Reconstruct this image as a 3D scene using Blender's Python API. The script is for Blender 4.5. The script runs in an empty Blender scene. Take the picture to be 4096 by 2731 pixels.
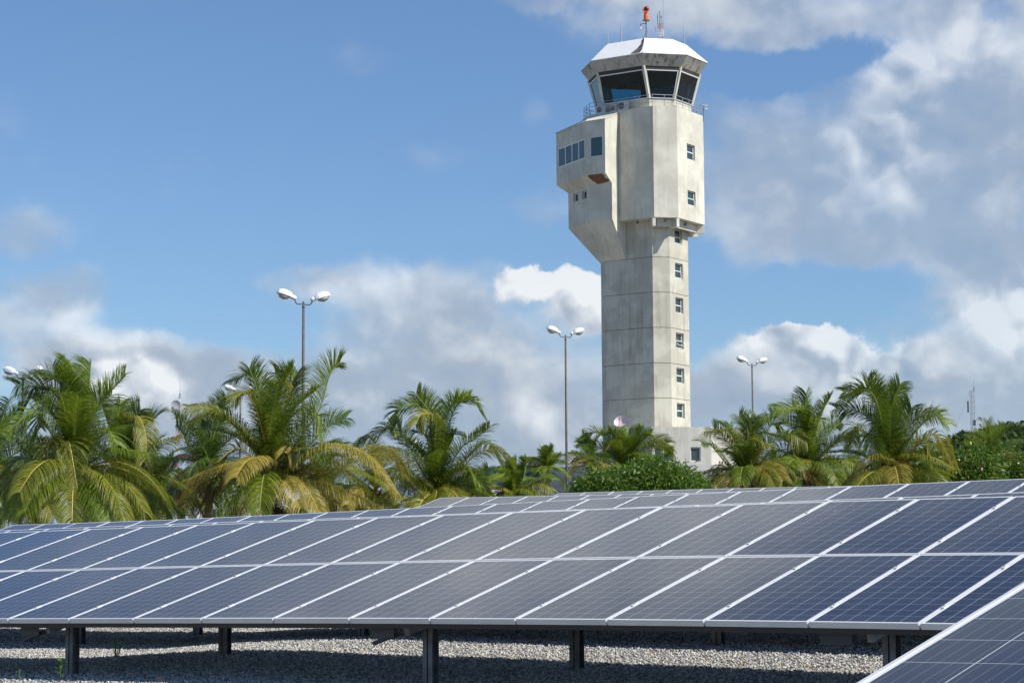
import bpy, math, random
import numpy as np
from mathutils import Vector, Matrix, noise
random.seed(7); rng = np.random.default_rng(7)
scene = bpy.context.scene
col = scene.collection
R = math.radians

# ------------------------------------------------------------------ camera
FPX = 8971.74; YAW, PITCH, ROLL = 0.67512, 0.11027, -0.00603
CAM = Vector((19.70724, -15.78747, 0.25684))
_f = Vector((-math.sin(YAW)*math.cos(PITCH), math.cos(YAW)*math.cos(PITCH), math.sin(PITCH)))
_r = Vector((math.cos(YAW), math.sin(YAW), 0)); _u = _r.cross(_f)
RR = _r*math.cos(ROLL) + _u*math.sin(ROLL); UU = -_r*math.sin(ROLL) + _u*math.cos(ROLL); FF = _f
cam = bpy.data.objects.new("camera", bpy.data.cameras.new("camera")); col.objects.link(cam)
cam.data.sensor_width = 36; cam.data.lens = FPX/4096*36
cam.data.clip_start = 0.1; cam.data.clip_end = 9000
M = Matrix((( RR.x, UU.x, -FF.x, CAM.x), (RR.y, UU.y, -FF.y, CAM.y), (RR.z, UU.z, -FF.z, CAM.z), (0, 0, 0, 1)))
cam.matrix_world = M
scene.camera = cam
def at(x, y, d):
    """world point that stands d metres deep where the survey line through (x, y) passes"""
    return CAM + FF*d + RR*((x-2048)/FPX*d) + UU*(-(y-1365.5)/FPX*d)
def zat(px, py, v):
    """height at which the plumb line over (px, py) meets row v"""
    k = (v-1365.5)/FPX
    w = UU + FF*k
    return CAM.z - (w.x*(px-CAM.x) + w.y*(py-CAM.y))/w.z

# ------------------------------------------------------------------ light, sky, exposure
SUN_EL = 45.0
sh = Vector((0.98, 0.196, 0)).normalized()
sdir = Vector((sh.x*math.cos(R(SUN_EL)), sh.y*math.cos(R(SUN_EL)), math.sin(R(SUN_EL))))
sl = bpy.data.lights.new("sun", 'SUN'); sl.energy = 5.0; sl.angle = R(0.53); sl.color = (1.0, 0.95, 0.86)
so = bpy.data.objects.new("sun", sl); col.objects.link(so)
so.rotation_euler = sdir.to_track_quat('Z', 'Y').to_euler()
scene.view_settings.view_transform = 'Standard'; scene.view_settings.look = 'None'
scene.view_settings.exposure = 0.15; scene.view_settings.gamma = 1.0
scene.render.engine = 'CYCLES'
scene.cycles.max_bounces = 8; scene.cycles.diffuse_bounces = 3; scene.cycles.transparent_max_bounces = 12

class NT:
    """tiny helper to write node trees as expressions"""
    def __init__(s, tree): s.t = tree; tree.nodes.clear()
    def n(s, typ, ins=None, **props):
        nd = s.t.nodes.new(typ)
        for k, v in props.items(): setattr(nd, k, v)
        for k, v in (ins or {}).items(): s.set(nd.inputs[k], v)
        return nd
    def set(s, sock, v):
        if isinstance(v, bpy.types.NodeSocket): s.t.links.new(v, sock)
        else: sock.default_value = v
    def math(s, op, a, b=0.0, c=0.0, clamp=False):
        nd = s.t.nodes.new('ShaderNodeMath'); nd.operation = op; nd.use_clamp = clamp
        s.set(nd.inputs[0], a); s.set(nd.inputs[1], b)
        if op in ('MULTIPLY_ADD', 'SMOOTH_MAX', 'WRAP', 'COMPARE'): s.set(nd.inputs[2], c)
        return nd.outputs[0]
    def vm(s, op, a, b=(0, 0, 0), out=0):
        nd = s.t.nodes.new('ShaderNodeVectorMath'); nd.operation = op
        s.set(nd.inputs[0], a); s.set(nd.inputs[1], b)
        return nd.outputs['Value'] if op in ('DOT_PRODUCT', 'LENGTH', 'DISTANCE') else nd.outputs[0]
    def ramp(s, v, a, b, c=0.0, d=1.0, smooth=True):
        nd = s.t.nodes.new('ShaderNodeMapRange'); nd.interpolation_type = 'SMOOTHSTEP' if smooth else 'LINEAR'
        s.set(nd.inputs[0], v)
        for i, q in enumerate((a, b, c, d)): s.set(nd.inputs[i+1], q)
        return nd.outputs[0]
    def mix(s, f, a, b, typ='RGBA', blend='MIX'):
        nd = s.t.nodes.new('ShaderNodeMix'); nd.data_type = typ; nd.blend_type = blend
        ia, ib, o = {'RGBA': (6, 7, 2), 'FLOAT': (2, 3, 0)}[typ]
        s.set(nd.inputs[0], f); s.set(nd.inputs[ia], a); s.set(nd.inputs[ib], b)
        return nd.outputs[o]
    def noise(s, vec, scale, detail=5.0, rough=0.55, out=0, distort=0.0, lac=2.0):
        nd = s.n('ShaderNodeTexNoise', {'Scale': scale, 'Detail': detail, 'Roughness': rough, 'Distortion': distort, 'Lacunarity': lac})
        if vec is not None: s.set(nd.inputs['Vector'], vec)
        return nd.outputs[out]

world = bpy.data.worlds.new("World"); scene.world = world; world.use_nodes = True
def build_world():
    t = NT(world.node_tree)
    out = t.n('ShaderNodeOutputWorld')
    sky = t.n('ShaderNodeTexSky', sky_type='NISHITA', sun_disc=False, sun_elevation=R(SUN_EL),
              sun_rotation=math.atan2(sh.x, sh.y), altitude=50, air_density=1.0, dust_density=0.4, ozone_density=2.2)
    skyc = t.n('ShaderNodeHueSaturation', {'Saturation': 1.0, 'Value': 1.0, 'Color': sky.outputs[0]})
    tint = t.vm('MULTIPLY', skyc.outputs[0], (.79, .955, 1.16))
    bg1 = t.n('ShaderNodeBackground', {'Color': tint, 'Strength': 0.095})
    d = t.n('ShaderNodeTexCoord').outputs['Generated']
    fh = (-math.sin(YAW), math.cos(YAW), 0); rh = (math.cos(YAW), math.sin(YAW), 0)
    u = t.math('DEGREES', t.math('ARCTAN2', t.vm('DOT_PRODUCT', d, rh), t.vm('DOT_PRODUCT', d, fh)))
    z = t.n('ShaderNodeSeparateXYZ', {'Vector': d}).outputs[2]
    v = t.math('DEGREES', t.math('ARCSINE', z))
    # warp the azimuth/elevation position a little so that bank outlines billow
    w = t.noise(d, 11.0, 6.0, 0.6, out=1)
    w = t.vm('MULTIPLY', t.vm('SUBTRACT', w, (0.5, 0.5, 0.5)), (4.4, 3.6, 0))
    w = t.vm('MULTIPLY', w, t.n('ShaderNodeCombineXYZ', {'X': t.ramp(v, 18, 24, 1.0, .45), 'Y': t.ramp(v, 18, 24, 1.0, .35)}).outputs[0])
    p = t.vm('ADD', t.n('ShaderNodeCombineXYZ', {'X': u, 'Y': v}).outputs[0], w)
    def blobs(lst):
        acc = None
        for (x, y, rx, ry, wt) in lst:
            cu = math.degrees((x-1176)/5152); cv = 6.32 + math.degrees((784-y)/5152)
            ru = math.degrees(rx/5152); rv = math.degrees(ry/5152)
            q = t.vm('MULTIPLY', t.vm('SUBTRACT', p, (cu, cv, 0)), (1/ru, 1/rv, 0))
            m = t.ramp(t.vm('LENGTH', q), 1.35, 0.35, 0.0, wt)
            acc = m if acc is None else t.math('ADD', acc, m)
        return acc
    cover = blobs([
        (2080, 420, 470, 300, .9), (2330, 230, 280, 260, .8), (1800, 450, 230, 190, .65), (2260, 640, 260, 130, .7),
        (1900, 30, 560, 110, .85), (1330, 0, 260, 40, .5), (1700, 60, 330, 70, .4),
        (1900, 930, 420, 150, .9), (2270, 850, 260, 190, .8), (1770, 800, 110, 60, .6), (1930, 840, 150, 60, .55), (1620, 860, 110, 110, .5),
        (150, 790, 280, 130, .7), (520, 880, 430, 130, .75), (930, 700, 230, 110, .75), (1230, 900, 320, 200, .8),
        (1320, 700, 100, 75, 1.1), (1185, 690, 60, 50, .9), (300, 980, 330, 170, .8), (800, 960, 500, 200, .8), (700, 640, 130, 50, .45),
        (170, 660, 110, 60, .5), (1010, 350, 140, 50, .34), (1245, 285, 70, 50, .45), (1190, 500, 80, 60, .36), (1290, 450, 70, 70, .3), (40, 540, 110, 80, .5), (850, 150, 90, 40, .2),
        (1850, 690, 260, 70, -.9), (1700, 190, 170, 60, -.75), (1900, 170, 160, 50, -.6), (1120, 560, 130, 60, -.4), (560, 720, 160, 60, -.45), (2260, 60, 60, 60, -.7), (640, 860, 90, 50, -.35), (1560, 680, 90, 200, -.4), (2130, 700, 90, 90, -.3),
        # unseen banks and a gap over the frame, placed to set the panels' reflections
        (1200, -760, 1400, 420, 1.05), (0, -450, 600, 200, .45), (2200, -950, 500, 160, .6), (1690, -1365, 520, 110, -1.9), (900, -1700, 1500, 260, .4),
        (-1300, 500, 600, 400, .5), (3700, 500, 600, 400, .5)])
    n1 = t.noise(t.vm('MULTIPLY', d, (1, 1, 1.35)), 15.0, 9.0, 0.53)
    base = t.noise(t.vm('MULTIPLY', d, (1, 1, 1.6)), 3.2, 4.0, 0.5)
    fill = t.math('MULTIPLY', t.ramp(v, 17, 34), t.math('MULTIPLY', t.ramp(base, .46, .66), .40))
    low = t.math('MULTIPLY', t.ramp(v, 5.5, 1.5), 1.0)
    dens = t.math('ADD', t.math('ADD', cover, t.math('ADD', fill, low)), t.math('MULTIPLY', t.math('SUBTRACT', n1, 0.5), 1.5))
    alpha = t.ramp(dens, .08, 1.15, 0.0, .93)
    BR = [(1330, 690, 120, 80, .75), (1185, 690, 70, 50, .7), (330, 890, 110, 70, .6), (1790, 790, 200, 70, .5), (1960, 830, 170, 60, .45),
                    (2310, 740, 150, 110, .5), (2180, 180, 230, 120, .35), (2080, 330, 120, 120, .25), (300, 740, 230, 70, .25), (780, 730, 150, 90, .2), (1240, 1000, 200, 120, .2), (2100, 900, 250, 120, .15),
                    (950, 620, 160, 60, .15), (1900, 20, 500, 60, .12), (1000, -850, 900, 260, .55), (2080, 420, 300, 120, .2), (700, 950, 300, 100, .12), (170, 900, 180, 80, .15), (1800, 920, 200, 70, .15)]  # includes an unseen bright bank overhead, added for the panels to mirror
    bright = blobs(BR)
    bm_ = t.ramp(bright, .08, .5)
    alpha = t.mix(bm_, alpha, t.ramp(dens, .34, .66, 0.0, .97), typ='FLOAT')
    alpha = t.math('MULTIPLY', alpha, t.ramp(t.noise(d, 5.0, 5.0, .55), .34, .56, .72, 1.0))
    alpha = t.math('MULTIPLY', alpha, t.ramp(z, -.02, .01))
    # relief inside the cloud: density falls off towards the sun -> sunlit side
    off = (RR*0.55 + Vector((0, 0, 1))*0.85)*0.014
    n2 = t.noise(t.vm('ADD', t.vm('MULTIPLY', d, (1, 1, 1.35)), tuple(off)), 15.0, 9.0, 0.53)
    rel = t.math('MULTIPLY', t.math('SUBTRACT', n1, n2), 1.7)
    # cauliflower heads: smooth cells of three sizes, lit from the sun's side
    wd = t.vm('ADD', d, t.vm('MULTIPLY', t.vm('SUBTRACT', t.noise(d, 26.0, 3.0, .5, out=1), (.5, .5, .5)), (.035, .035, .035)))
    def bil(q):
        vo = t.n('ShaderNodeTexVoronoi', {'Vector': q, 'Scale': 24.0, 'Detail': 2.0, 'Roughness': .55}, feature='F1', normalize=True)
        return vo.outputs['Distance']
    vb = t.math('MULTIPLY', t.math('SUBTRACT', bil(t.vm('ADD', wd, tuple(off*.6))), bil(wd)), 5.5)
    bmask = t.ramp(bright, .05, .55, .22, 1.0)
    rel = t.math('ADD', rel, t.math('MULTIPLY', t.math('MULTIPLY', vb, bmask), t.ramp(v, 18, 15)))
    thick = t.ramp(dens, .45, 1.5, .18, -.06)
    sh_ = t.math('ADD', t.math('ADD', t.math('ADD', rel, bright), thick), t.math('MULTIPLY', t.math('SUBTRACT', t.noise(d, 7.0, 6.0, 0.55), .5), .8))
    sh_ = t.math('ADD', sh_, .30)
    ramp = t.n('ShaderNodeValToRGB', {'Fac': sh_})
    cr = ramp.color_ramp; cr.elements[0].position = 0.0; cr.elements[0].color = (.28, .365, .49, 1)
    cr.elements[1].position = 1.0; cr.elements[1].color = (.78, .81, .84, 1)
    e = cr.elements.new(.38); e.color = (.37, .435, .53, 1)
    bg2 = t.n('ShaderNodeBackground', {'Color': ramp.outputs[0], 'Strength': 1.0})
    mx = t.n('ShaderNodeMixShader', {'Fac': alpha})
    t.t.links.new(bg1.outputs[0], mx.inputs[1]); t.t.links.new(bg2.outputs[0], mx.inputs[2])
    t.t.links.new(mx.outputs[0], out.inputs['Surface'])
build_world()

# ------------------------------------------------------------------ mesh helpers
class MB:
    def __init__(s): s.v = []; s.f = []; s.m = []; s.mi = 0
    def add(s, vs, fs):
        o = len(s.v); s.v.extend([tuple(p) for p in vs])
        for f in fs: s.f.append(tuple(i+o for i in f)); s.m.append(s.mi)
    def quad(s, a, b, c, d): s.add([a, b, c, d], [(0, 1, 2, 3)])
    def hexa(s, p):  # 8 points: bottom 0-3, top 4-7
        s.add(p, [(3, 2, 1, 0), (4, 5, 6, 7), (0, 1, 5, 4), (1, 2, 6, 5), (2, 3, 7, 6), (3, 0, 4, 7)])
    def box(s, c, sx, sy, sz, ax=None):
        ax = ax or (Vector((1, 0, 0)), Vector((0, 1, 0)), Vector((0, 0, 1)))
        c = Vector(c); X, Y, Z = ax[0]*sx/2, ax[1]*sy/2, ax[2]*sz/2
        s.hexa([c-X-Y-Z, c+X-Y-Z, c+X+Y-Z, c-X+Y-Z, c-X-Y+Z, c+X-Y+Z, c+X+Y+Z, c-X+Y+Z])
    def bar(s, a, b, w, h=None, up=None):
        a = Vector(a); b = Vector(b); h = h or w; d = (b-a).normalized()
        up = Vector(up or (0, 0, 1))
        if abs(d.dot(up)) > .98: up = Vector((0, 1, 0)) if abs(d.y) < .9 else Vector((1, 0, 0))
        x = d.cross(up).normalized()*w/2; y = x.cross(d).normalized()*h/2
        s.hexa([a-x-y, a+x-y, b+x-y, b-x-y, a-x+y, a+x+y, b+x+y, b-x+y])
    def tube(s, pts, r, n=8, cap=True):
        pts = [Vector(p) for p in pts]; rs = r if isinstance(r, (list, tuple)) else [r]*len(pts)
        o = len(s.v); ref = None
        for i, p in enumerate(pts):
            d = (pts[min(i+1, len(pts)-1)] - pts[max(i-1, 0)]).normalized()
            if ref is None: ref = Vector((0, 0, 1)) if abs(d.z) < .9 else Vector((1, 0, 0))
            x = d.cross(ref).normalized(); y = x.cross(d).normalized(); ref = y
            for k in range(n):
                a = 2*math.pi*k/n; s.v.append(tuple(p + (x*math.cos(a) + y*math.sin(a))*rs[i]))
        for i in range(len(pts)-1):
            for k in range(n):
                k2 = (k+1) % n
                s.f.append((o+i*n+k, o+i*n+k2, o+(i+1)*n+k2, o+(i+1)*n+k)); s.m.append(s.mi)
        if cap:
            s.f.append(tuple(o+k for k in range(n))[::-1]); s.m.append(s.mi)
            s.f.append(tuple(o+(len(pts)-1)*n+k for k in range(n))); s.m.append(s.mi)
    def loft(s, rings, close=True, cap0=False, cap1=False):
        o = len(s.v); n = len(rings[0])
        for r in rings: s.v.extend([tuple(p) for p in r])
        for i in range(len(rings)-1):
            for k in range(n if close else n-1):
                k2 = (k+1) % n
                s.f.append((o+i*n+k, o+i*n+k2, o+(i+1)*n+k2, o+(i+1)*n+k)); s.m.append(s.mi)
        if cap0: s.f.append(tuple(o+k for k in range(n))[::-1]); s.m.append(s.mi)
        if cap1: s.f.append(tuple(o+(len(rings)-1)*n+k for k in range(n))); s.m.append(s.mi)
    def ell(s, c, ax, rx, ry, rz, nu=14, nv=9, v0=-1.0, v1=1.0):
        c = Vector(c); rings = []
        for j in range(nv):
            t = v0 + (v1-v0)*j/(nv-1); ph = math.asin(max(-1, min(1, t)))
            rings.append([c + ax[0]*rx*math.cos(ph)*math.cos(2*math.pi*k/nu) + ax[1]*ry*math.cos(ph)*math.sin(2*math.pi*k/nu) + ax[2]*rz*t for k in range(nu)])
        s.loft(rings, cap0=True, cap1=True)
    def build(s, name, mats, parent=None, smooth=False, recalc=False):
        me = bpy.data.meshes.new(name)
        o = Vector((0, 0, 0))
        if parent is not None: o = wloc(parent)
        me.from_pydata([(p[0]-o.x, p[1]-o.y, p[2]-o.z) for p in s.v], [], s.f)
        mats = mats if isinstance(mats, (list, tuple)) else [mats]
        for m_ in mats: me.materials.append(m_)
        if len(mats) > 1: me.polygons.foreach_set('material_index', s.m)
        if smooth: me.polygons.foreach_set('use_smooth', [True]*len(s.f))
        if recalc:
            import bmesh
            b = bmesh.new(); b.from_mesh(me); bmesh.ops.recalc_face_normals(b, faces=b.faces); b.to_mesh(me); b.free()
        me.update()
        ob = bpy.data.objects.new(name, me); col.objects.link(ob)
        if parent is not None: ob.parent = parent
        return ob
def wloc(o):
    v = Vector((0, 0, 0))
    while o is not None: v += o.location; o = o.parent
    return v
def empty(name, loc):
    o = bpy.data.objects.new(name, None); o.location = loc; col.objects.link(o); return o
def tag(o, label, cat, group=None, kind=None):
    if label: o['label'] = label
    if cat: o['category'] = cat
    if group: o['group'] = group
    if kind: o['kind'] = kind
    return o

# ------------------------------------------------------------------ materials
def mat(name, base=(.5, .5, .5), rough=.6, metal=0.0, spec=.5, fn=None):
    m = bpy.data.materials.new(name); m.use_nodes = True
    t = NT(m.node_tree); out = t.n('ShaderNodeOutputMaterial')
    b = t.n('ShaderNodeBsdfPrincipled', {'Base Color': (*base, 1), 'Roughness': rough, 'Metallic': metal, 'Specular IOR Level': spec})
    t.t.links.new(b.outputs[0], out.inputs[0])
    if fn: fn(t, b, out)
    return m
def worn(a, c, scale=2.0, bump=.15, streak=0.0, sc=(.30, .27, .22), lo=.35, hi=.68):
    """two tones of the same weathered surface, with optional run-down stains"""
    def fn(t, b, out):
        g = t.n('ShaderNodeTexCoord').outputs['Object']
        n = t.noise(g, scale, 8, .62); c0 = t.mix(t.ramp(n, lo, hi), (*a, 1), (*c, 1))
        if streak:
            s = t.noise(t.vm('MULTIPLY', g, (1.6, 1.6, .10)), 1.5, 7, .65)
            s2 = t.noise(t.vm('MULTIPLY', g, (1, 1, .7)), .35, 3, .5)
            f = t.math('MULTIPLY', t.ramp(s, .46, .70), t.ramp(s2, .36, .60))
            s3 = t.noise(t.vm('MULTIPLY', g, (5, 5, .22)), 1.5, 5, .6)
            f = t.math('MAXIMUM', f, t.math('MULTIPLY', t.math('MULTIPLY', t.ramp(s3, .58, .70), t.ramp(t.noise(g, .22, 3, .5), .45, .6)), .9))
            c0 = t.mix(t.math('MULTIPLY', f, streak), c0, (*sc, 1))
        t.set(b.inputs['Base Color'], c0)
        if bump:
            bp = t.n('ShaderNodeBump', {'Strength': bump, 'Distance': .02, 'Height': t.noise(g, scale*7, 5, .6)})
            t.set(b.inputs['Normal'], bp.outputs[0])
    return fn
concrete = mat('concrete', rough=.85, spec=.25, fn=worn((.53, .51, .43), (.68, .66, .56), .5, .3, .42, (.33, .28, .20)))
shaft_m = mat('shaft_concrete', rough=.88, spec=.2, fn=worn((.475, .455, .375), (.59, .57, .475), .38, .3, .55, (.28, .255, .205), .44, .58))
stain_m = mat('stained_concrete', rough=.9, spec=.2, fn=worn((.40, .375, .32), (.50, .475, .42), .8, .3, 1.0, (.085, .08, .07)))
white_m = mat('white_roof_paint', rough=.5, fn=worn((.88, .88, .86), (.80, .80, .79), .8, .05))
groove_m = mat('joint', (.22, .21, .18), .9)
frame_w = mat('white_window_frame', (.78, .78, .76), .45)
alu_m = mat('aluminium', rough=.38, metal=.25, fn=worn((.78, .79, .80), (.70, .71, .72), 3, 0))
edge_bounce_m = mat('anodised_bounce_edge', rough=.5, fn=worn((.84, .81, .75), (.74, .71, .66), 2, 0))  # low front edge of the frames: gravel bounce light put into a lighter, warmer colour
galv_m = mat('galvanised_steel', rough=.5, metal=.55, fn=worn((.13, .135, .14), (.22, .225, .23), 9, .05))
bracket_m = mat('bracket_steel', (.07, .072, .075), .5, .4)
purlin_m = mat('purlin_steel', (.055, .055, .055), .55, .3)
dark_steel = mat('dark_steel', (.16, .165, .17), .5, .5)
rust_pole = mat('pole_steel', rough=.65, metal=.2, fn=worn((.095, .08, .073), (.14, .12, .11), 4, .1))
lamp_white = mat('lamp_housing', (.76, .78, .79), .35)
lamp_glass = mat('lamp_bowl', rough=.15, fn=worn((.30, .29, .26), (.42, .41, .38), 6, 0))
rail_m = mat('railing_steel', (.40, .42, .44), .45, .5)
orange_m = mat('orange_paint', (.85, .13, .03), .45)
lens_m = mat('beacon_lens', (.01, .03, .03), .08)
brick_m = mat('exposed_brick', rough=.9, fn=worn((.13, .06, .035), (.24, .13, .085), 5, .6))
patch_m = mat('bare_membrane', rough=.8, fn=worn((.035, .03, .03), (.16, .155, .15), 2.2, .3))
ac_m = mat('ac_casing', (.62, .62, .58), .55)
black_m = mat('dark_interior', (.02, .022, .025), .8)
red_m = mat('mast_red', (.50, .22, .20), .6)
dish_pink = mat('pale_pink_dish', (.66, .53, .55), .5)
dish_gray = mat('grey_dish', (.36, .38, .42), .5)
house_m = mat('white_render', rough=.8, fn=worn((.78, .78, .76), (.70, .70, .68), .6, .1))
grey_wall = mat('grey_wall', rough=.9, fn=worn((.36, .345, .34), (.44, .43, .42), .8, .1, .4))
blue_roof = mat('dark_blue_roof', (.03, .07, .11), .5)

def _glass(name, tint, refl_rough=.03, trans=.75):
    def fn(t, b, out):
        tr = t.n('ShaderNodeBsdfTransparent', {'Color': (*tint, 1)})
        gl = t.n('ShaderNodeBsdfGlossy', {'Color': (1, 1, 1, 1), 'Roughness': refl_rough})
        fr = t.n('ShaderNodeFresnel', {'IOR': 1.5})
        m_ = t.n('ShaderNodeMixShader', {'Fac': t.math('MULTIPLY_ADD', fr.outputs[0], .9, .0)})
        t.t.links.new(tr.outputs[0], m_.inputs[1]); t.t.links.new(gl.outputs[0], m_.inputs[2])
        t.t.links.new(m_.outputs[0], out.inputs[0])
    return mat(name, fn=fn)
cab_glass = _glass('cab_glass', (.15, .45, .52))
win_glass = mat('window_glass', (.035, .06, .065), .06, 0, .6)
teal_glass = mat('teal_glass', (.05, .105, .11), .10, 0, .5)

# solar module glass: cells 0.158 m, white back sheet showing between and around them
def _cells(t, b, out):
    g = t.n('ShaderNodeTexCoord').outputs['Object']
    s = t.n('ShaderNodeSeparateXYZ', {'Vector': g}); x, y = s.outputs[0], s.outputs[1]
    P = .1583
    cx = t.math('DIVIDE', t.math('SUBTRACT', x, (.992-6*P)/2), P); cy = t.math('DIVIDE', t.math('SUBTRACT', y, (1.956-12*P)/2), P)
    def inrange(c, n): return t.math('MULTIPLY', t.math('GREATER_THAN', c, .012), t.math('LESS_THAN', c, n-.012))
    inside = t.math('MULTIPLY', inrange(cx, 6), inrange(cy, 12))
    fx = t.math('ABSOLUTE', t.math('SUBTRACT', t.math('FRACT', cx), .5)); fy = t.math('ABSOLUTE', t.math('SUBTRACT', t.math('FRACT', cy), .5))
    gap = t.math('MAXIMUM', t.math('GREATER_THAN', fx, .4895), t.math('GREATER_THAN', fy, .4935))
    bb = t.math('ABSOLUTE', t.math('SUBTRACT', t.math('FRACT', t.math('MULTIPLY', t.math('FRACT', cx), 5.0)), .5))
    bus = t.math('LESS_THAN', bb, .030)
    cell_id = t.n('ShaderNodeCombineXYZ', {'X': t.math('FLOOR', cx), 'Y': t.math('FLOOR', cy)}).outputs[0]
    oi = t.n('ShaderNodeObjectInfo').outputs['Random']
    wn = t.n('ShaderNodeTexWhiteNoise', {'Vector': t.vm('ADD', cell_id, t.n('ShaderNodeCombineXYZ', {'Z': t.math('MULTIPLY', oi, 50)}).outputs[0])}).outputs['Value']
    vo = t.n('ShaderNodeTexVoronoi', {'Vector': g, 'Scale': 70.0}); grain = t.n('ShaderNodeSeparateColor', {'Color': vo.outputs['Color']}).outputs[0]
    tone = t.math('ADD', t.math('MULTIPLY', wn, .55), t.math('MULTIPLY', grain, .45))
    blue = t.mix(tone, (.003, .008, .026, 1), (.0055, .0125, .038, 1))
    blue = t.mix(t.math('MULTIPLY', oi, .5), blue, (.009, .011, .024, 1))
    c = t.mix(t.math('MULTIPLY', bus, .35), blue, (.30, .32, .36, 1))
    c = t.mix(gap, c, (.50, .51, .52, 1))
    c = t.mix(inside, (.74, .75, .76, 1), c)
    # thin film of dust, thicker towards the lower frame
    dust = t.math('MULTIPLY', t.math('MULTIPLY_ADD', t.ramp(s.outputs[1], .35, 0.0), .5, t.noise(t.vm('ADD', g, t.n('ShaderNodeCombineXYZ', {'X': t.math('MULTIPLY', oi, 30)}).outputs[0]), 2.3, 7, .6)), .07)
    c = t.mix(dust, c, (.44, .39, .32, 1))
    sp = t.n('ShaderNodeTexVoronoi', {'Vector': t.vm('ADD', g, t.n('ShaderNodeCombineXYZ', {'X': t.math('MULTIPLY', oi, 13), 'Y': t.math('MULTIPLY', oi, 7)}).outputs[0]), 'Scale': 3.1})
    big = t.math('MULTIPLY', t.math('LESS_THAN', sp.outputs['Distance'], t.math('MULTIPLY', t.n('ShaderNodeSeparateColor', {'Color': sp.outputs['Color']}).outputs[1], .045)), t.math('GREATER_THAN', t.n('ShaderNodeSeparateColor', {'Color': sp.outputs['Color']}).outputs[0], .72))
    c = t.mix(t.math('MULTIPLY', big, .8), c, (.60, .60, .56, 1))
    t.set(b.inputs['Base Color'], c)
    t.set(b.inputs['Roughness'], t.ramp(t.noise(g, 1.3, 4, .5), .3, .7, .07, .12))
    t.set(b.inputs['IOR'], 1.5)
    # every sheet of glass sits and sags a little differently
    wv = t.n('ShaderNodeTexWhiteNoise', {'W': t.math('MULTIPLY', oi, 91.7)}, noise_dimensions='1D').outputs['Color']
    geo = t.n('ShaderNodeNewGeometry').outputs['Normal']
    off = t.vm('MULTIPLY', t.vm('SUBTRACT', wv, (.5, .5, .5)), (.011, .012, .0))
    sag = t.vm('MULTIPLY', t.vm('SUBTRACT', g, (.496, .978, 0)), (.004, .003, 0))
    t.set(b.inputs['Normal'], t.vm('NORMALIZE', t.vm('ADD', geo, t.vm('ADD', off, sag))))
cell_m = mat('solar_cells_under_glass', rough=.1, fn=_cells)

def leaf(name, a, c, trans=.40, rough=.42, spec=.4):
    def fn(t, b, out):
        rnd = t.n('ShaderNodeNewGeometry').outputs['Random Per Island']
        oi = t.n('ShaderNodeObjectInfo').outputs['Random']
        k = t.math('ADD', t.math('MULTIPLY', rnd, .55), t.math('MULTIPLY', oi, .45))
        cc = t.mix(k, (*a, 1), (*c, 1))
        t.set(b.inputs['Base Color'], cc); b.inputs['Roughness'].default_value = rough
        tl = t.n('ShaderNodeBsdfTranslucent', {'Color': t.mix(.35, cc, (.30, .42, .03, 1))})
        m_ = t.n('ShaderNodeMixShader', {'Fac': trans})
        t.t.links.new(b.outputs[0], m_.inputs[1]); t.t.links.new(tl.outputs[0], m_.inputs[2]); t.t.links.new(m_.outputs[0], out.inputs[0])
    return mat(name, rough=rough, spec=spec, fn=fn)
L_green = leaf('palm_leaf_green', (.105, .175, .014), (.235, .30, .028))
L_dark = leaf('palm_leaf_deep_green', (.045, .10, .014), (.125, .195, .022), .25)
L_olive = leaf('palm_leaf_olive', (.15, .185, .022), (.29, .29, .045))
L_yellow = leaf('palm_leaf_yellowed', (.30, .25, .04), (.48, .385, .09))
L_brown = leaf('palm_leaf_dead', (.075, .045, .022), (.16, .105, .055), .15, .7, .2)
PALM = {'g': L_green, 'd': L_dark, 'o': L_olive, 'y': L_yellow, 'b': L_brown}
rib_green = mat('palm_midrib_green', (.22, .26, .06), .5); rib_yel = mat('palm_midrib_yellow', (.50, .36, .07), .5)
trunk_m = mat('palm_trunk', rough=.9, fn=worn((.13, .09, .07), (.27, .20, .16), 9, .9))
mango_m = leaf('mango_leaf', (.035, .095, .014), (.105, .20, .026), .3, .45)
mango_l = leaf('mango_young_leaf', (.13, .20, .03), (.17, .23, .04), .3, .33)
mango_r = leaf('mango_flush_leaf', (.26, .12, .05), (.34, .18, .08), .3, .4)
wood_leaf = leaf('woodland_leaf', (.018, .045, .012), (.06, .10, .022), .2, .6)
bark_m = mat('bark', rough=.9, fn=worn((.06, .045, .035), (.12, .09, .07), 12, .5))

def _gravel_ground(t, b, out):
    g = t.n('ShaderNodeTexCoord').outputs['Object']
    v1 = t.n('ShaderNodeTexVoronoi', {'Vector': t.vm('MULTIPLY', g, (1, 1, .01)), 'Scale': 42.0, 'Randomness': 1.0})
    k = t.n('ShaderNodeSeparateColor', {'Color': v1.outputs['Color']}).outputs[0]
    ramp = t.n('ShaderNodeValToRGB', {'Fac': k}); cr = ramp.color_ramp
    cr.elements[0].color = (.10, .10, .10, 1); cr.elements[1].color = (.48, .45, .39, 1)
    for pos, c in ((.3, (.20, .205, .21, 1)), (.6, (.31, .30, .27, 1)), (.85, (.38, .33, .25, 1))):
        e = cr.elements.new(pos); e.color = c
    c = t.mix(t.ramp(t.noise(g, .35, 4), .35, .7), ramp.outputs[0], t.mix(.5, ramp.outputs[0], (.26, .25, .225, 1)))
    t.set(b.inputs['Base Color'], c)
    h = t.math('SUBTRACT', .5, v1.outputs['Distance'])
    t.set(b.inputs['Normal'], t.n('ShaderNodeBump', {'Strength': 1.0, 'Distance': .03, 'Height': h}).outputs[0])
gravel_m = mat('gravel_bed', rough=.9, spec=.2, fn=_gravel_ground)
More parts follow.
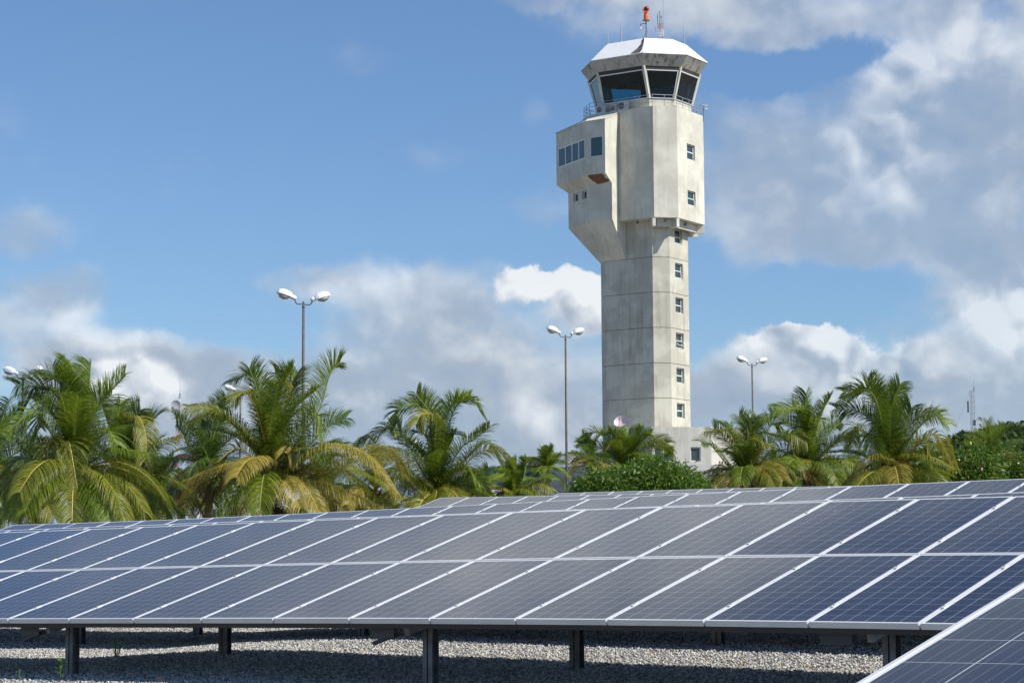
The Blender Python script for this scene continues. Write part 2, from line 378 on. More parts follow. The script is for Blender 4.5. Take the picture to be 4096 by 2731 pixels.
def _stone(t, b, out):
    k = t.n('ShaderNodeNewGeometry').outputs['Random Per Island']
    ramp = t.n('ShaderNodeValToRGB', {'Fac': k}); cr = ramp.color_ramp
    cr.elements[0].color = (.17, .175, .18, 1); cr.elements[1].color = (.50, .37, .25, 1)
    for pos, c in ((.22, (.28, .285, .29, 1)), (.5, (.42, .42, .41, 1)), (.72, (.56, .55, .52, 1)), (.9, (.70, .685, .64, 1)), (.975, (.55, .45, .31, 1))):
        e = cr.elements.new(pos); e.color = c
    t.set(b.inputs['Base Color'], ramp.outputs[0])
stone_m = mat('gravel_stone', rough=.75, spec=.3, fn=_stone)
rock_m = mat('ochre_rock', rough=.9, fn=worn((.45, .24, .12), (.58, .38, .24), 30, .5))

# ------------------------------------------------------------------ ground
CP = np.array([(-4.4, 3.44, -.61), (-3.1, 3.44, -.62), (-1.7, 3.45, -.56), (-.46, 3.47, -.46), (.47, 3.48, -.43), (2.5, 3.47, -.49), (4.17, 3.47, -.48), (5.73, 3.46, -.54), (6.68, 3.46, -.54), (7.71, 3.45, -.56), (8.47, 3.44, -.60), (10.3, 3.4, -.63),
    (-6.43, 5.02, -.57), (-3.76, 5.02, -.55), (-1.06, 5.05, -.42), (.27, 5.07, -.33), (1.22, 5.06, -.35), (3.04, 5.05, -.39), (4.96, 5.05, -.42), (6.84, 5.04, -.44), (9, 5.0, -.47),
    (-10.3, 8.61, -.37), (-8.1, 8.6, -.41), (-5.4, 8.6, -.40), (-2.85, 8.62, -.31), (0, 7.5, -.25), (4, 7.5, -.30), (.87, -.12, -.68), (2.12, -.12, -.66), (5.7, .5, -.665), (.4, .5, -.63), (10, .5, -.66), (-1, 1, -.64), (-3, 1, -.66), (.5, 2.2, -.52), (5.7, 2.2, -.58)])
def plane(x, y): return np.where(y < 33, -.68 + .06*y, 1.30)
CD = CP[:, 2] - plane(CP[:, 0], CP[:, 1])
def zg(x, y):
    x = np.atleast_1d(np.asarray(x, float)); y = np.atleast_1d(np.asarray(y, float))
    w = np.exp(-((x[:, None]-CP[None, :, 0])**2/(2*1.0**2) + (y[:, None]-CP[None, :, 1])**2/(2*.9**2)))
    return plane(x, y) + (w*CD).sum(1)/(w.sum(1)+.12)
def zg1(x, y): return float(zg(x, y)[0])
def axis(lo, hi, step, far):
    a = list(np.arange(lo, hi+1e-6, step)); s = step
    b = hi
    while b < far: s *= 1.35; b += s; a.append(b)
    s = step; b = lo
    while b > -far: s *= 1.35; b -= s; a.insert(0, b)
    return np.array(a)
gx = axis(-13, 13, .16, 4000); gy = axis(-2.5, 12, .16, 4000)
X, Y = np.meshgrid(gx, gy); Z = zg(X.ravel(), Y.ravel())
near = (np.abs(X.ravel()) < 14) & (Y.ravel() > -4) & (Y.ravel() < 14)
Z = Z + np.where(near, rng.normal(0, .006, Z.shape), 0)
nx, ny = len(gx), len(gy)
me = bpy.data.meshes.new('ground'); idx = np.arange(nx*ny).reshape(ny, nx)
F = np.stack([idx[:-1, :-1], idx[:-1, 1:], idx[1:, 1:], idx[1:, :-1]], -1).reshape(-1, 4)
def fast_mesh(name, V, F, mats, smooth=False):
    me = bpy.data.meshes.new(name); k = F.shape[1]
    me.vertices.add(len(V)); me.vertices.foreach_set('co', np.asarray(V, np.float32).ravel())
    me.loops.add(F.size); me.loops.foreach_set('vertex_index', F.astype(np.int32).ravel())
    me.polygons.add(len(F)); me.polygons.foreach_set('loop_start', np.arange(0, F.size, k, dtype=np.int32))
    me.polygons.foreach_set('loop_total', np.full(len(F), k, np.int32))
    if smooth: me.polygons.foreach_set('use_smooth', np.ones(len(F), bool))
    for m_ in mats: me.materials.append(m_)
    me.update(calc_edges=True); me.validate()
    ob = bpy.data.objects.new(name, me); col.objects.link(ob); return ob
tag(fast_mesh('ground', np.c_[X.ravel(), Y.ravel(), Z], F, [gravel_m], True), 'grey gravel ground running under the solar tables', None, kind='structure')

def gravel():
    N = 260000
    x = rng.uniform(-13, 12, N); y = rng.uniform(-1.2, 12, N)
    d = np.stack([x-CAM.x, y-CAM.y, zg(x, y)-CAM.z], 1)
    dep = d@np.array(FF); u = 2048+FPX*(d@np.array(RR))/dep; v = 1365.5-FPX*(d@np.array(UU))/dep
    ok = (u > -40) & (u < 4130) & (v > 2470) & (v < 2770)
    x, y = x[ok][:115000], y[ok][:115000]; n = len(x)
    phi = (1+5**.5)/2
    ico = np.array([(-1, phi, 0), (1, phi, 0), (-1, -phi, 0), (1, -phi, 0), (0, -1, phi), (0, 1, phi), (0, -1, -phi), (0, 1, -phi), (phi, 0, -1), (phi, 0, 1), (-phi, 0, -1), (-phi, 0, 1)])/1.9
    fc = np.array([(0, 11, 5), (0, 5, 1), (0, 1, 7), (0, 7, 10), (0, 10, 11), (1, 5, 9), (5, 11, 4), (11, 10, 2), (10, 7, 6), (7, 1, 8), (3, 9, 4), (3, 4, 2), (3, 2, 6), (3, 6, 8), (3, 8, 9), (4, 9, 5), (2, 4, 11), (6, 2, 10), (8, 6, 7), (9, 8, 1)])
    sz = rng.uniform(.0075, .0155, n)*np.where(rng.random(n) < .06, 1.35, 1)
    V = ico[None]*(1+rng.uniform(-.28, .28, (n, 12, 1)))
    V = V*np.stack([sz*1.3, sz*.95, sz*.7], 1)[:, None]
    a = rng.uniform(0, 6.28, n); b = rng.normal(0, .45, n)
    cb, sb = np.cos(b)[:, None], np.sin(b)[:, None]
    xx, yy, zz = V[..., 0]*cb - V[..., 2]*sb, V[..., 1], V[..., 0]*sb + V[..., 2]*cb
    ca, sa = np.cos(a)[:, None], np.sin(a)[:, None]
    V = np.stack([xx*ca-yy*sa, xx*sa+yy*ca, zz], -1) + np.stack([x, y, zg(x, y)+rng.uniform(.0, .016, n)], 1)[:, None]
    Fm = (fc[None]+np.arange(n)[:, None, None]*12).reshape(-1, 3)
    tag(fast_mesh('gravel', V.reshape(-1, 3), Fm, [stone_m]), 'loose grey and buff gravel stones under the solar tables', 'gravel', kind='stuff')
gravel()

# ------------------------------------------------------------------ solar arrays
W, H, TILT = 1.012, 1.976, 0.28953
TB = {  # origin x, y, z, slope, curve, cubic
 'T1': (0, 0, 0, .00422, -.02686, -.00852), 'T1b': (-11.10038, 5.16293, .22217, .0091, -.00101, .0023),
 'T2': (-18.21135, 10.93447, .56652, .03551, .02759, -.0076), 'T5': (-19.97653, 26.84359, 1.53932, -.08188, .01683, .0),
 'T6': (-20.13659, 32.31255, 1.86899, -.07604, -.01988, .0)}
def tp(T, i, s, drop=0.0):
    """point of table T, i modules along the row, s metres up the slope, drop below the glass"""
    ox, oy, oz, a, b, c, th = T
    x = i*W; t = (min(x, 26)-6)/6
    n = Vector((0, -math.sin(th), math.cos(th)))
    return Vector((ox+x, oy+s*math.cos(th), oz+s*math.sin(th)+a*t+b*t*t+c*t**3)) - n*drop
GLASS = None
def panel_meshes():
    # frame: four hollow edge profiles, lip 11 mm wide, 40 mm deep; glass lies 1.5 mm below the lip
    w, h, d, l = .992, 1.956, .050, .011
    mb = MB()
    def prof(x0, y0, x1, y1): mb.hexa([(x0, y0, -d), (x1, y0, -d), (x1, y1, -d), (x0, y1, -d), (x0, y0, 0), (x1, y0, 0), (x1, y1, 0), (x0, y1, 0)])
    prof(0, 0, w, l); prof(0, h-l, w, h); prof(0, l, l, h-l); prof(w-l, l, w, h-l)
    me_f = bpy.data.meshes.new('frame'); me_f.from_pydata(mb.v, [], mb.f); me_f.materials.append(alu_m); me_f.materials.append(edge_bounce_m)
    for p in me_f.polygons: p.material_index = 1 if (abs(p.normal.y) > .9 and p.center.y < .001) else 0
    g = MB(); g.hexa([(l, l, -.007), (w-l, l, -.007), (w-l, h-l, -.007), (l, h-l, -.007), (l, l, -.0015), (w-l, l, -.0015), (w-l, h-l, -.0015), (l, h-l, -.0015)])
    me_g = bpy.data.meshes.new('solar_panel'); me_g.from_pydata(g.v, [], g.f); me_g.materials.append(cell_m)
    c = MB(); c.hexa([(-.016, 0, 0), (.016, 0, 0), (.016, .075, 0), (-.016, .075, 0), (-.016, 0, .007), (.016, 0, .007), (.016, .075, .007), (-.016, .075, .007)])
    c.mi = 1; c.tube([(0, .0375, .006), (0, .0375, .012)], .0065, 6)
    me_c = bpy.data.meshes.new('clamp'); me_c.from_pydata(c.v, [], c.f); me_c.materials.append(alu_m); me_c.materials.append(dark_steel)
    me_c.polygons.foreach_set('material_index', c.m)
    return me_f, me_g, me_c
ME_F, ME_G, ME_C = panel_meshes()
def solar_array(key, T, i0, i1, label, posts, clamps=True, jit=.0006, front_y=.45, rear_y=2.75):
    root = empty('solar_array', tp(T, i0, 0, .7)); tag(root, label, 'solar array')
    o = root.location
    for i in range(i0, i1):
        for j in (0, 1):
            p0 = tp(T, i, j*H); p1 = tp(T, i+1, j*H); p2 = tp(T, i, j*H+H)
            ex = (p1-p0).normalized(); ey = (p2-p0).normalized(); ez = ex.cross(ey).normalized(); ey = ez.cross(ex)
            m4 = Matrix((ex, ey, ez)).transposed().to_4x4()
            m4 = m4 @ Matrix.Rotation(random.gauss(0, jit), 4, 'X') @ Matrix.Rotation(random.gauss(0, jit), 4, 'Y')
            g = bpy.data.objects.new('solar_panel', ME_G); col.objects.link(g); g.parent = root
            g.matrix_local = Matrix.Translation(p0-o + ex*.01) @ m4
            f = bpy.data.objects.new('panel_frame', ME_F); col.objects.link(f); f.parent = g
    if clamps:
        for i in range(i0+1, i1):
            for s in (.40, 1.52, H+.40, H+1.52):
                p0 = tp(T, i, s, -.0005); ex = (tp(T, i+.5, s)-tp(T, i-.5, s)).normalized(); ey = (tp(T, i, s+.1)-tp(T, i, s)).normalized()
                ez = ex.cross(ey).normalized()
                c = bpy.data.objects.new('clamp', ME_C); col.objects.link(c); c.parent = root
                c.matrix_local = Matrix.Translation(p0-o) @ Matrix((ex, ey, ez)).transposed().to_4x4()
    # purlins along the row, channel section
    for s in (.035, 1.0, 1.93, 2.4, 3.5):
        mb = MB()
        for i in range(i0, i1):
            a = tp(T, i, s); b = tp(T, i+1, s)
            for (y0, y1, d0, d1) in ((0, .05, .052, .058), (0, .05, .102, .108), (0, .006, .058, .102), (.012, .05, .070, .076)):
                q = [tp(T, i, s+y0, d1), tp(T, i+1, s+y0, d1), tp(T, i+1, s+y1, d1), tp(T, i, s+y1, d1), tp(T, i, s+y0, d0), tp(T, i+1, s+y0, d0), tp(T, i+1, s+y1, d0), tp(T, i, s+y1, d0)]
                mb.hexa(q)
        mb.build('purlin', purlin_m if s < .1 else galv_m, root)
    th = T[6]
    for X0 in posts:
        i = (X0 - T[0])/W
        if i < i0 or i > i1: continue
        for s in (front_y, rear_y):
            top = tp(T, i, s/math.cos(th), .20); zgd = zg1(top.x, top.y)-.1
            mb = MB()
            w_, dp = .052, .095
            for sx in (-1, 1):   # two back to back channels leave a dark slot between
                x = top.x + sx*.034
                mb.box((x, top.y-dp/2, (top.z+zgd)/2), w_, .005, top.z-zgd); mb.box((x, top.y+dp/2, (top.z+zgd)/2), w_, .005, top.z-zgd)
                mb.box((top.x+sx*.011, top.y, (top.z+zgd)/2), .005, dp, top.z-zgd)
            mb.build('post', galv_m, root)
        # sloping rafter, gusset and strut of each frame
        mb = MB(); xo = -.30
        a = tp(T, i, .12, .16); b = tp(T, i, 3.85, .16)
        mb.bar(a, b, .06, .09, (0, -math.sin(th), math.cos(th)))
        mb.build('rafter', galv_m, root)
        mb = MB()
        g0 = tp(T, i, .16, .12); mb.box(g0+Vector((-.33, 0, -.06)), .30, .006, .11); mb.box(g0+Vector((-.33, .05, -.03)), .30, .10, .006)
        mb.bar(g0+Vector((-.46, .02, -.17)), g0+Vector((-.02, .10, -.02)), .05, .035)
        mb.bar(g0+Vector((-.52, .02, -.06)), g0+Vector((-.44, .02, -.03)), .02, .01)
        mb.build('bracket', bracket_m, root)
        mb = MB(); mb.bar(tp(T, i, 2.75/math.cos(th), .9), tp(T, i, 1.4, .2), .04, .04); mb.build('brace', galv_m, root)
    return root
def TT(k, th=TILT): return TB[k] + (th,)
solar_array('T1', TT('T1'), -5, 14, 'nearest long double row of solar panels crossing the whole view above the gravel', [-9.8, -4.6, .48, 5.65, 10.6])
ar1 = [o for o in bpy.data.objects if o.name.startswith('solar_array')][-1]
for xx in (2.9, 7.6):
    q = tp(TT('T1'), xx, 1.06, .17); cb = MB(); cb.tube([q, q+Vector((.5, .02, -.07)), q+Vector((1.0, .0, -.03)), q+Vector((1.6, .02, -.08)), q+Vector((2.2, 0, 0))], .011, 5); cb.build('cable', black_m, ar1)
solar_array('T1b', TT('T1b'), -3, 22, 'solar row showing only as a thin strip along the top edge of the nearest row', [-10.8, -5.45, 0.05, 5.5, 10.5], front_y=.45, rear_y=2.75)
solar_array('T2', TT('T2'), 0, 25, 'third solar row from the front, its upper panels directly under the palms at left', [-17.5, -12.3, -7, -1.8, 3.4, 6.4])
solar_array('T5', TT('T5'), 0, 18, 'grey solar row whose left end starts just under the slender middle palm', [-19.3, -14, -9, -4], clamps=True)
solar_array('T6', TT('T6'), 0, 18, 'farthest solar row, its left end starting near the brown lamp post by the tower', [-19.4, -14, -9, -4], clamps=False)
T0 = (17.495-.0, -14.549, -.595, 0, 0, 0, 0.2563)
solar_array('T0', T0, 0, 7, 'close solar array cut off by the bottom right corner, with a broad silver end frame', [18.5, 23.0], clamps=True, jit=.0003)

# weeds and rocks on the gravel
def ground_at(x, y):
    d = (at(x, y, 1.0)-CAM); t = 10.0
    for _ in range(40):
        p = CAM + d*t; t += (zg1(p.x, p.y)-p.z)/d.z*.8
    return CAM + d*t
def rock(x, y, r, label):
    c = ground_at(x, y); mb = MB()
    for _ in range(1):
        import bmesh
        b = bmesh.new(); bmesh.ops.create_icosphere(b, subdivisions=2, radius=r)
        for v in b.verts: v.co = v.co*(1+.45*noise.noise(v.co*(1.3/r)+Vector((x, y, 0)))); v.co.z *= .7
        me = bpy.data.meshes.new('rock'); b.to_mesh(me); b.free(); me.materials.append(rock_m)
        o = bpy.data.objects.new('rock', me); o.location = c+Vector((0, 0, r*.35)); col.objects.link(o)
        tag(o, label, 'rock', 'ochre stones lying on the grey gravel')
rock(780, 2604, .045, 'largest ochre stone lying on the gravel left of the middle short post')
rock(812, 2604, .024, 'small ochre stone just right of the largest ochre stone by the short post')
rock(645, 2726, .05, 'pale orange stone at the bottom edge, between the grass tuft and the thick middle post')
rock(432, 2606, .018, 'pinkish pebble just left of the tall grass tuft on the gravel')
rock(3320, 2553, .05, 'brown stone in the shade near the bracket at the right')
rock(1368, 2578, .022, 'small orange stone in the lit gravel left of the thick middle post')
weed_m = leaf('weed_leaf', (.12, .28, .03), (.22, .40, .06), .4)
def weed(x, y, h, n, label):
    c = ground_at(x, y); root = empty('weed', c); tag(root, label, 'plant', 'small weeds growing through the gravel')
    mb = MB(); mb.tube([c, c+Vector((.01, 0, h*.5)), c+Vector((0, .01, h))], .004, 5); mb.build('stem', weed_m, root)
    lf = MB()
    for k in range(n):
        a = k*2.4; zc = c.z+h*(.25+.8*k/n); d = Vector((math.cos(a), math.sin(a), .25)); s = Vector((-math.sin(a), math.cos(a), 0))
        p = Vector((c.x, c.y, zc)); l = h*.34
        lf.add([p, p+d*l*.45+s*l*.28, p+d*l, p+d*l*.45-s*l*.28], [(0, 1, 2, 3)])
    lf.build('leaves', weed_m, root)
weed(240, 2725, .24, 11, 'leafy green weed at the bottom edge just left of the thick left post')
weed(342, 2600, .20, 7, 'thin green weed with round leaves right of the thick left post')
weed(75, 2728, .14, 6, 'low broad leaved weed in the bottom left corner')
weed(378, 2604, .07, 5, 'tiny weed between the thin weed and the grass tuft')
def tuft(x, y, h, n, label):
    c = ground_at(x, y); mb = MB()
    for k in range(n):
        a = random.uniform(0, 6.28); d = Vector((math.cos(a), math.sin(a), 0)); s = Vector((-d.y, d.x, 0))*.0035
        hh = h*random.uniform(.5, 1); pts = [c+d*.02, c+d*hh*.2+Vector((0, 0, hh*.55)), c+d*hh*.5+Vector((0, 0, hh*.95)), c+d*hh*.85+Vector((0, 0, hh*random.uniform(.7, 1)))]
        mb.add([pts[0]-s, pts[0]+s, pts[1]-s, pts[1]+s, pts[2]-s*.7, pts[2]+s*.7, pts[3]], [(0, 1, 3, 2), (2, 3, 5, 4), (4, 5, 6)])
    tag(mb.build('grass_tuft', weed_m), label, 'grass', 'small weeds growing through the gravel')
tuft(468, 2632, .30, 26, 'tall thin grass tuft in the lit gravel between the two left posts')
tuft(802, 2602, .13, 7, 'short thin grass blades beside the ochre stone by the short post')
tuft(1060, 2522, .16, 8, 'sparse grass blades on the far lit gravel, left one of the far pair')
tuft(1100, 2520, .16, 8, 'sparse grass blades on the far lit gravel, right one of the far pair')

# ------------------------------------------------------------------ street lamps
def lamp_head(root, c, d, rollsign):
    """cobra-head luminaire, c = neck, d = horizontal direction it points; housing tilted up"""
    d = d.normalized(); up = Vector((0, 0, 1)); f = (d*.95+up*.30).normalized(); s = d.cross(up).normalized(); n = s.cross(f).normalized()
    def ring(t, hw, top, bot, k=16):
        o = c + f*t; r = []
        for i in range(k):
            a = 2*math.pi*i/k; ca, sa = math.cos(a), math.sin(a)
            w = math.copysign(abs(ca)**.8, ca)*hw; h = math.copysign(abs(sa)**.75, sa)
            r.append(o + s*w + n*(h*top if h > 0 else h*bot))
        return r
    hb = MB(); hb.loft([ring(.12, .02, .02, .01), ring(.13, .15, .15, .02), ring(.25, .20, .22, .03), ring(.42, .21, .25, .03), ring(.60, .20, .235, .03), ring(.74, .16, .17, .03), ring(.80, .06, .05, .01)], cap0=True, cap1=True)
    head = hb.build('lamp_head', lamp_white, root, smooth=False, recalc=True)
    bb = MB(); bb.loft([ring(.22, .12, .0, .03), ring(.30, .175, -.025, .13), ring(.45, .185, -.025, .19), ring(.62, .17, -.025, .15), ring(.73, .08, -.025, .04)], cap0=True, cap1=True)
    bb.build('lamp_bowl', lamp_glass, head, smooth=True, recalc=True)
    nk = MB(); nk.ell(c+f*.06+n*.03, (f, s, n), .14, .11, .11, 12, 7, -.7, .95); nk.build('neck_housing', lamp_white, head, smooth=True, recalc=True)
def street_lamp(x, ytop, d, yhead_r, label, base_z=None, flip=False):
    """x, ytop: top of the pole; d: distance"""
    top = at(x, ytop, d); bz = base_z if base_z is not None else 1.25
    root = empty('street_lamp', (top.x, top.y, bz)); tag(root, label, 'street lamp', 'twin-headed street lamps among the palms')
    mb = MB(); mb.tube([(top.x, top.y, bz), (top.x, top.y, (bz+top.z)/2), (top.x, top.y, top.z-.12)], [.085, .068, .052], 14); mb.build('pole', rust_pole, root, smooth=True)
    mb = MB(); mb.tube([(top.x, top.y, top.z-.28), (top.x, top.y, top.z+.03)], .04, 10); mb.tube([(top.x, top.y, top.z-.17), (top.x, top.y, top.z-.13)], .07, 10)
    mb.ell(top+Vector((0, 0, .04)), (Vector((1, 0, 0)), Vector((0, 1, 0)), Vector((0, 0, 1))), .05, .05, .04, 10, 5)
    rt = RR.copy(); rt.z = 0; rt.normalize(); fw = FF.copy(); fw.z = 0; fw.normalize()
    c0 = top+Vector((0, 0, -.04))
    L_ = -rt*1.0 + fw*(-.35 if not flip else .35); L_.normalize(); Rr = -L_
    l1 = c0+L_*.26+Vector((0, 0, .0)); l2 = c0+L_*.37+Vector((0, 0, .18))
    r1 = c0+Rr*.26+Vector((0, 0, -.02)); r2 = c0+Rr*.37+Vector((0, 0, .14))
    mb.tube([l2, c0+L_*.33+Vector((0, 0, .06)), l1, c0, r1, c0+Rr*.33+Vector((0, 0, .05)), r2], .026, 8)
    mb.build('arm', rust_pole, root, smooth=True)
    lamp_head(root, l2+Vector((0, 0, .03)), L_, 1); lamp_head(root, r2+Vector((0, 0, .03)), Rr, -1)
    return root
street_lamp(1214, 1213, 92, 0, 'tall twin lamp rising behind the big yellowing palm on the left half')
street_lamp(2262, 1345, 126, 0, 'twin lamp with its full brown pole visible just left of the control tower')
street_lamp(3008, 1458, 152, 0, 'twin lamp rising behind the palms right of the control tower')
street_lamp(92, 1508, 112, 0, 'twin lamp at the far left edge, half hidden by the leftmost palm', flip=True)
street_lamp(1633, 1780, 235, 0, 'small distant twin lamp low behind the slender middle palm')
street_lamp(962, 1572, 150, 0, 'twin lamp almost hidden in the fronds left of the big yellowing palm')

# ------------------------------------------------------------------ control tower
chd = Vector((CAM.x, CAM.y, 0)); o200 = at(2582, 1400, 200)
tov = Vector((o200.x-CAM.x, o200.y-CAM.y, 0)); tov = tov.normalized()
O2 = Vector((CAM.x, CAM.y, 0)) + tov*200
ch = -tov; rh = Vector((-tov.y, tov.x, 0))*-1          # towards camera, picture right
def nrm(b): return ch*math.cos(R(b)) + rh*math.sin(R(b))
ea = nrm(60); eb = nrm(-30)
def ab(a, b, z, shift=0.0): q = O2 + ea*a + eb*b + rh*shift; return Vector((q.x, q.y, z))
def octa(A, B, c, z, sh_=0.0):
    return [ab(a, b, z, sh_) for a, b in ((A-c, B), (A, B-c), (A, -(B-c)), (A-c, -B), (-(A-c), -B), (-A, -(B-c)), (-A, B-c), (-(A-c), B))]
def zc(A, B, c, y, sh_=0.0):
    q = ab(A-c, B, 0, sh_); return zat(q.x, q.y, y)
TBASE = 1.2
tower = empty('control_tower', (O2.x, O2.y, TBASE)); tag(tower, 'tall weathered concrete airport control tower with glazed octagonal cab and white roof', 'control tower')
def wall(mb, p0, p1, z0, z1, holes=(), depth=.22, back=None):
    """vertical wall from p0 to p1 with rectangular recesses (u0,u1,z0,z1); outside is right of p0->p1"""
    d = (p1-p0); d.z = 0; Lw = d.length; d.normalize(); n = Vector((d.y, -d.x, 0))
    P = lambda u, z, k=0.0: Vector((p0.x+d.x*u-n.x*k, p0.y+d.y*u-n.y*k, z))
    us = sorted({0, Lw, *[h[0] for h in holes], *[h[1] for h in holes]}); zs = sorted({z0, z1, *[h[2] for h in holes], *[h[3] for h in holes]})
    for i in range(len(us)-1):
        for j in range(len(zs)-1):
            um, zm = (us[i]+us[i+1])/2, (zs[j]+zs[j+1])/2
            if any(h[0] < um < h[1] and h[2] < zm < h[3] for h in holes): continue
            mb.quad(P(us[i], zs[j]), P(us[i+1], zs[j]), P(us[i+1], zs[j+1]), P(us[i], zs[j+1]))
    for h in holes:
        a, b, c, e = h
        mb.quad(P(a, c), P(b, c), P(b, c, depth), P(a, c, depth)); mb.quad(P(a, e, depth), P(b, e, depth), P(b, e), P(a, e))
        mb.quad(P(a, c, depth), P(a, e, depth), P(a, e), P(a, c)); mb.quad(P(b, c), P(b, e), P(b, e, depth), P(b, c, depth))
    return P, n, d
def window(P, n, d, u0, u1, z0, z1, k, root, rails=(.5,), mull=(), fw_=.06, glass=win_glass, tilt=0.0):
    mb = MB(); up = Vector((0, 0, 1))
    B = lambda a, b, c, e, kk, tk: mb.box((P(a, c, kk)+P(b, e, kk))/2, abs(b-a), tk, abs(e-c), (d, n, up))
    B(u0, u1, z0, z0+fw_, k, .06); B(u0, u1, z1-fw_, z1, k, .06); B(u0, u0+fw_, z0+fw_, z1-fw_, k, .06); B(u1-fw_, u1, z0+fw_, z1-fw_, k, .06)
    for r in rails: zz = z0+(z1-z0)*r; B(u0+fw_, u1-fw_, zz-fw_*.7, zz+fw_*.7, k-.004, .06)
    for m_ in mull: uu = u0+(u1-u0)*m_; B(uu-fw_*.6, uu+fw_*.6, z0+fw_, z1-fw_, k-.006, .06)
    w = mb.build('window', frame_w, root)
    g = MB(); g.box((P(u0+fw_, z0+fw_, k+.012)+P(u1-fw_, z1-fw_, k+.012))/2, u1-u0-2*fw_, .012, z1-z0-2*fw_, (d, n, up))
    g.build('pane', glass, w)
    if tilt:   # lower sash pushed open
        s = MB(); zt = z0+(z1-z0)*.5; q0 = P((u0+u1)/2, zt, k-.03)
        sd = (n*math.sin(tilt) - up*math.cos(tilt)); Ls = (z1-z0)*.47; nn = (n*math.cos(tilt)+up*math.sin(tilt))
        c = q0 + sd*Ls/2
        for e1, e2, ww, hh in ((0, Ls/2, u1-u0, .05), (0, -Ls/2, u1-u0, .05)): s.box(c+sd*e2, ww, .04, .05, (d, nn, sd))
        for sg in (-1, 1): s.box(c+d*sg*((u1-u0)/2-.025), .05, .04, Ls, (d, nn, sd))
        s.build('open_sash', frame_w, w)
    return w
# shaft: precast storeys with open joints
SA, SB, SC = 3.55, 2.8, 1.11
seam = [zc(SA, SB, SC, y) for y in (1730, 1590.4, 1450.7, 1308.6, 1167.5, 1027)]
ztopS = zc(SA, SB, SC, 880)
zb = TBASE-.2
levels = [zb] + seam + [ztopS+1]
sh_mb = MB(); jt = MB()
winY = [(2150+0, 1380+552/2.376, 1380+692/2.376), (0, 1380+218/2.376, 1380+360/2.376), (0, 880+1265/2.8, 880+1435/2.8), (0, 880+870/2.8, 880+1040/2.8), (0, 880+485/2.8, 880+655/2.8), (0, 880+105/2.8, 880+275/2.8)]
ro = octa(SA, SB, SC, 0)
fx = ro[1].lerp(ro[2], .48)
WZ = [(zat(fx.x, fx.y, b), zat(fx.x, fx.y, a)) for _, a, b in winY]
for li in range(len(levels)-1):
    z0, z1 = levels[li], levels[li+1]; g = .024 if li else 0
    for k in range(8):
        p0, p1 = ro[k], ro[(k+1) % 8]
        if k == 1:
            hs = [(.95, 2.35, a, b) for a, b in WZ if z0+g < a and b < z1-.024]
            P, n, d = wall(sh_mb, p0, p1, z0+g, z1-.024, hs, .32)
            for h in hs:
                wi = WZ.index((h[2], h[3]))
                window(P, n, d, h[0]+.02, h[1]-.02, h[2]+.02, h[3]-.02, .24, tower, tilt={2: .75, 5: .25, 4: .12}.get(wi, 0.0))
        else: wall(sh_mb, p1, p0, z0+g, z1-.024)
    if li: jt.loft([octa(SA-.04, SB-.04, SC, z0-.036), octa(SA-.04, SB-.04, SC, z0+.036)])
    sh_mb.loft([octa(SA, SB, SC, z1-.024), octa(SA-.05, SB-.05, SC, z1-.024)]); 
    if li: sh_mb.loft([octa(SA-.05, SB-.05, SC, z0+g), octa(SA, SB, SC, z0+g)])
sh_mb.build('shaft', shaft_m, tower); jt.build('shaft_joint', groove_m, tower)
core = MB(); core.loft([octa(SA-.36, SB-.36, SC-.1, zb), octa(SA-.36, SB-.36, SC-.1, ztopS)], cap1=True); core.build('inner_core', black_m, tower)

# equipment storeys
BA, BB_, BC = 4.9, 3.97, 1.55
zB1 = zc(BA, BB_, BC, 423.5); zB0 = zc(BA, BB_, BC, 868)
blk = MB(); rb = octa(BA, BB_, BC, 0)
fr_ = rb[1].lerp(rb[2], .5)
bw = [(zat(fr_.x, fr_.y, 400+670/2.8), zat(fr_.x, fr_.y, 400+500/2.8)), (zat(fr_.x, fr_.y, 400+1190/2.8), zat(fr_.x, fr_.y, 400+1020/2.8))]
for k in range(8):
    p0, p1 = rb[k], rb[(k+1) % 8]
    if k == 1:
        Lr = (p1-p0).length
        u0, u1 = Lr*.36, Lr*.66
        P, n, d = wall(blk, p0, p1, zB0, zB1, [(u0, u1, a, b) for a, b in bw], .25)
        for q, (a, b) in enumerate(bw): window(P, n, d, u0+.02, u1-.02, a+.02, b-.02, .2, tower, tilt=.2 if q else 0)
    else: wall(blk, p1, p0, zB0, zB1)
blk.loft([octa(BA, BB_, BC, zB0), octa(SA-.1, SB-.1, SC, zB0)]); blk.add(octa(BA, BB_, BC, zB1), [tuple(range(8))[::-1]])
blk.build('equipment_storeys', concrete, tower, recalc=False)
# hanging fins and beams under the overhang
fin = MB(); zF = zB0-.78
for (a, b) in ((BA-BC, BB_), (BA, BB_-BC), (BA, -(BB_-BC)), (BA-BC, -BB_)):
    q = Vector((a, b)); qi = q*.70
    p0 = ab(a, b, 0); p1 = ab(qi.x, qi.y, 0); m_ = (p0+p1)/2; dd = (p1-p0).normalized(); nn = Vector((dd.y, -dd.x, 0))
    m_ = m_+dd*.06
    fin.box((m_.x, m_.y, (zB0+zF)/2-.005), (p1-p0).length, .28, zB0-zF-.01, (dd, nn, Vector((0, 0, 1))))
ri = octa(BA-.75, BB_-.75, BC-.35, 0)
for k in (0, 1, 2):
    p0, p1 = ri[k], ri[(k+1) % 8]; dd = (p1-p0).normalized(); nn = Vector((dd.y, -dd.x, 0)); m_ = (p0+p1)/2
    fin.box((m_.x, m_.y, zB0-.36), (p1-p0).length-.3, .25, .68, (dd, nn, Vector((0, 0, 1))))
fin.build('hanging_beams', concrete, tower)
